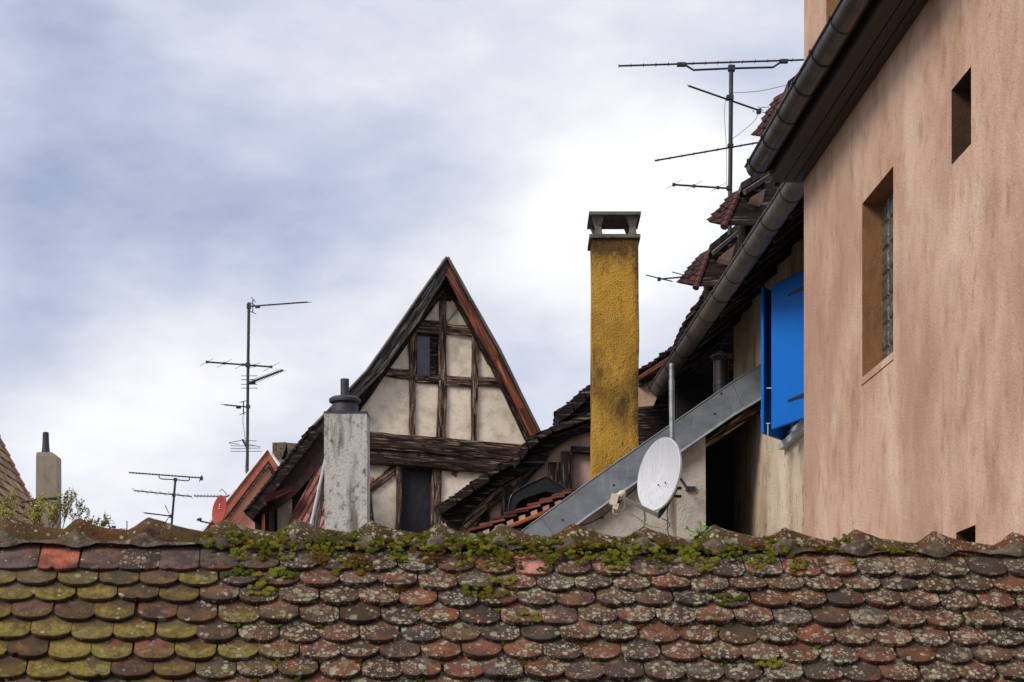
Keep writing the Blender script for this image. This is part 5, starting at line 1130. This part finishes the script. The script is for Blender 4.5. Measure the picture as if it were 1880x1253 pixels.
# red dish
rd = thing('satellite_dish', P(405, 960, 45.2), 'dark red satellite dish beside the left slope of the salmon gable', 'satellite dish', 'satellite dishes')
rc = P(402, 937, 45.2); n_ = V((-.78, -.60, .12)).normalized(); u_ = V((.10, 0, 1)); u_ = (u_ - n_ * u_.dot(n_)).normalized(); s_ = n_.cross(u_)
q = MB(); vs = []; na = 40; Rr = .33
for f, h in [(i / 8, .06 * ((i / 8) ** 2 - 1)) for i in range(9)] + [(1.04, 0), (1.04, -.02)] + [(i / 8, .06 * ((i / 8) ** 2 - 1) - .015) for i in range(8, -1, -1)]:
    for k in range(na): an_ = 2 * math.pi * k / na; vs.append(rc + u_ * math.cos(an_) * Rr * f + s_ * math.sin(an_) * Rr * .92 * f + n_ * h)
q.add(vs, [(i * na + k, i * na + (k + 1) % na, (i + 1) * na + (k + 1) % na, (i + 1) * na + k) for i in range(len(vs) // na - 1) for k in range(na)]); q.build('reflector', M['reddish'], rd, smooth=50)
q = MB(); mk = RP(403.5, 928, rc - n_ * .035, n_)
for dz in (-.02, .02): q.lathe(mk + u_ * dz, [(0, .004), (.016, .004), (.018, 0)], 12, n_)
q.box(mk - u_ * .075, s_ * .045, u_ * .006, n_ * .003); q.build('emblem', M['white_paint'], rd)
q = MB(); q.tube([P(403, 965, 45.2), P(367, 957, 44.6)], .018, 8); q.box(P(366, 954, 44.6), V((.05, 0, .01)), (0, .03, 0), (0, 0, .025)); q.tube([P(404, 940, 45.3), P(410, 1000, 45.6)], .02, 8); q.build('feed_arm', M['antenna'], rd)
# large antenna on the old house
Yl = 22.6
an = thing('antenna_mast', P(1340, 420, Yl), 'large roof antenna at upper right, long booms on a pole above the tiled dormers', 'antenna', 'television antennas on the roofs')
A = lambda x, y, dy=0: P(x, y, Yl + dy)
q = MB(); q.tube([A(1339.5, 432), A(1341, 300), A(1342.5, 120)], .0255, 10); q.build('mast', M['antenna'], an, smooth=60)
q = MB(); boom(q, A(1136, 121.5), A(1500, 109.5), .0105, 17, .15, .004, V((.05, .99, .08)).normalized(), 0, .0, 1.0); q.tube([A(1249, 116), A(1257, 119), A(1273, 129), A(1342, 126), A(1419, 124), A(1436, 113)], .0125, 8)
q.box(A(1251, 119), (.05, 0, 0), (0, .03, 0), (0, 0, .018)); q.box(A(1440, 113), (.04, 0, 0), (0, .03, 0), (0, 0, .018)); q.box(A(1343, 126), (.038, 0, 0), (0, .035, 0), (0, 0, .03)); q.build('aerial', M['antenna'], an)
q = MB(); boom(q, A(1264, 158), A(1396, 204), .011, 16, .17, .004, V((.25, .94, .2)).normalized(), 0, 0, 1.0); q.box(A(1393, 205), (.025, 0, 0), (0, .03, 0), (0, 0, .022))
for x0, y0, x1, y1 in ((1396, 198, 1412, 197), (1392, 196, 1402, 204), (1398, 206, 1411, 208), (1382, 203, 1385, 207)): q.tube([A(x0, y0), A(x1, y1)], .004, 5)
q.box(A(1340, 180), (.04, 0, 0), (0, .035, 0), (0, 0, .024)); q.build('aerial', M['antenna'], an)
q = MB(); boom(q, A(1202, 295.5), A(1410, 259), .0095, 10, .12, .0035, V((.02, .99, .0)).normalized()); q.box(A(1341, 268.5), (.032, 0, 0), (0, .035, 0), (0, 0, .018)); q.build('aerial', M['antenna'], an)
q = MB(); q.tube([A(1237, 339.5), A(1341, 346.5)], .0115, 8)
for px in (1237, 1274, 1318): q.box(A(px, 339.5 + (px - 1237) * .067), (.016, 0, 0), (0, .016, 0), (0, 0, .016)); q.tube([P(px - 13, 346.5 + (px - 1237) * .067, Yl - .5), P(px + 15, 330 + (px - 1237) * .067, Yl + .5)], .0025, 5)
q.box(A(1339, 346), (.03, 0, 0), (0, .035, 0), (0, 0, .02)); q.build('aerial', M['antenna'], an)
q = MB(); q.tube(curve([A(1332, 183), A(1330, 210), A(1333, 260), A(1334, 300), A(1334, 350)]), .0035, 5); q.tube(curve([A(1393, 208), A(1385, 222), A(1365, 240), A(1345, 255)]), .0035, 5); q.tube(curve([A(1342, 171), A(1390, 168), A(1430, 160), A(1476, 148)]), .004, 5); q.build('cable', M['cable'], an)
# small aerial left of the third dormer
an = thing('antenna', P(1250, 520, 25.5), 'small aerial sticking out left of the lower tiled dormer, right of the yellow chimney', 'antenna', 'television antennas on the roofs')
A = lambda x, y, dy=0: P(x, y, 25.5 + dy)
q = MB(); q.tube([A(1210, 513), A(1275, 507)], .010, 6); q.tube([P(1187, 505.5, 25.2), P(1234, 517, 25.8)], .008, 5); q.tube([P(1235, 500, 25.2), P(1262, 507, 25.8)], .007, 5); q.box(A(1210, 513), (.02, 0, 0), (0, .02, 0), (0, 0, .022)); q.build('aerial', M['antenna'], an)
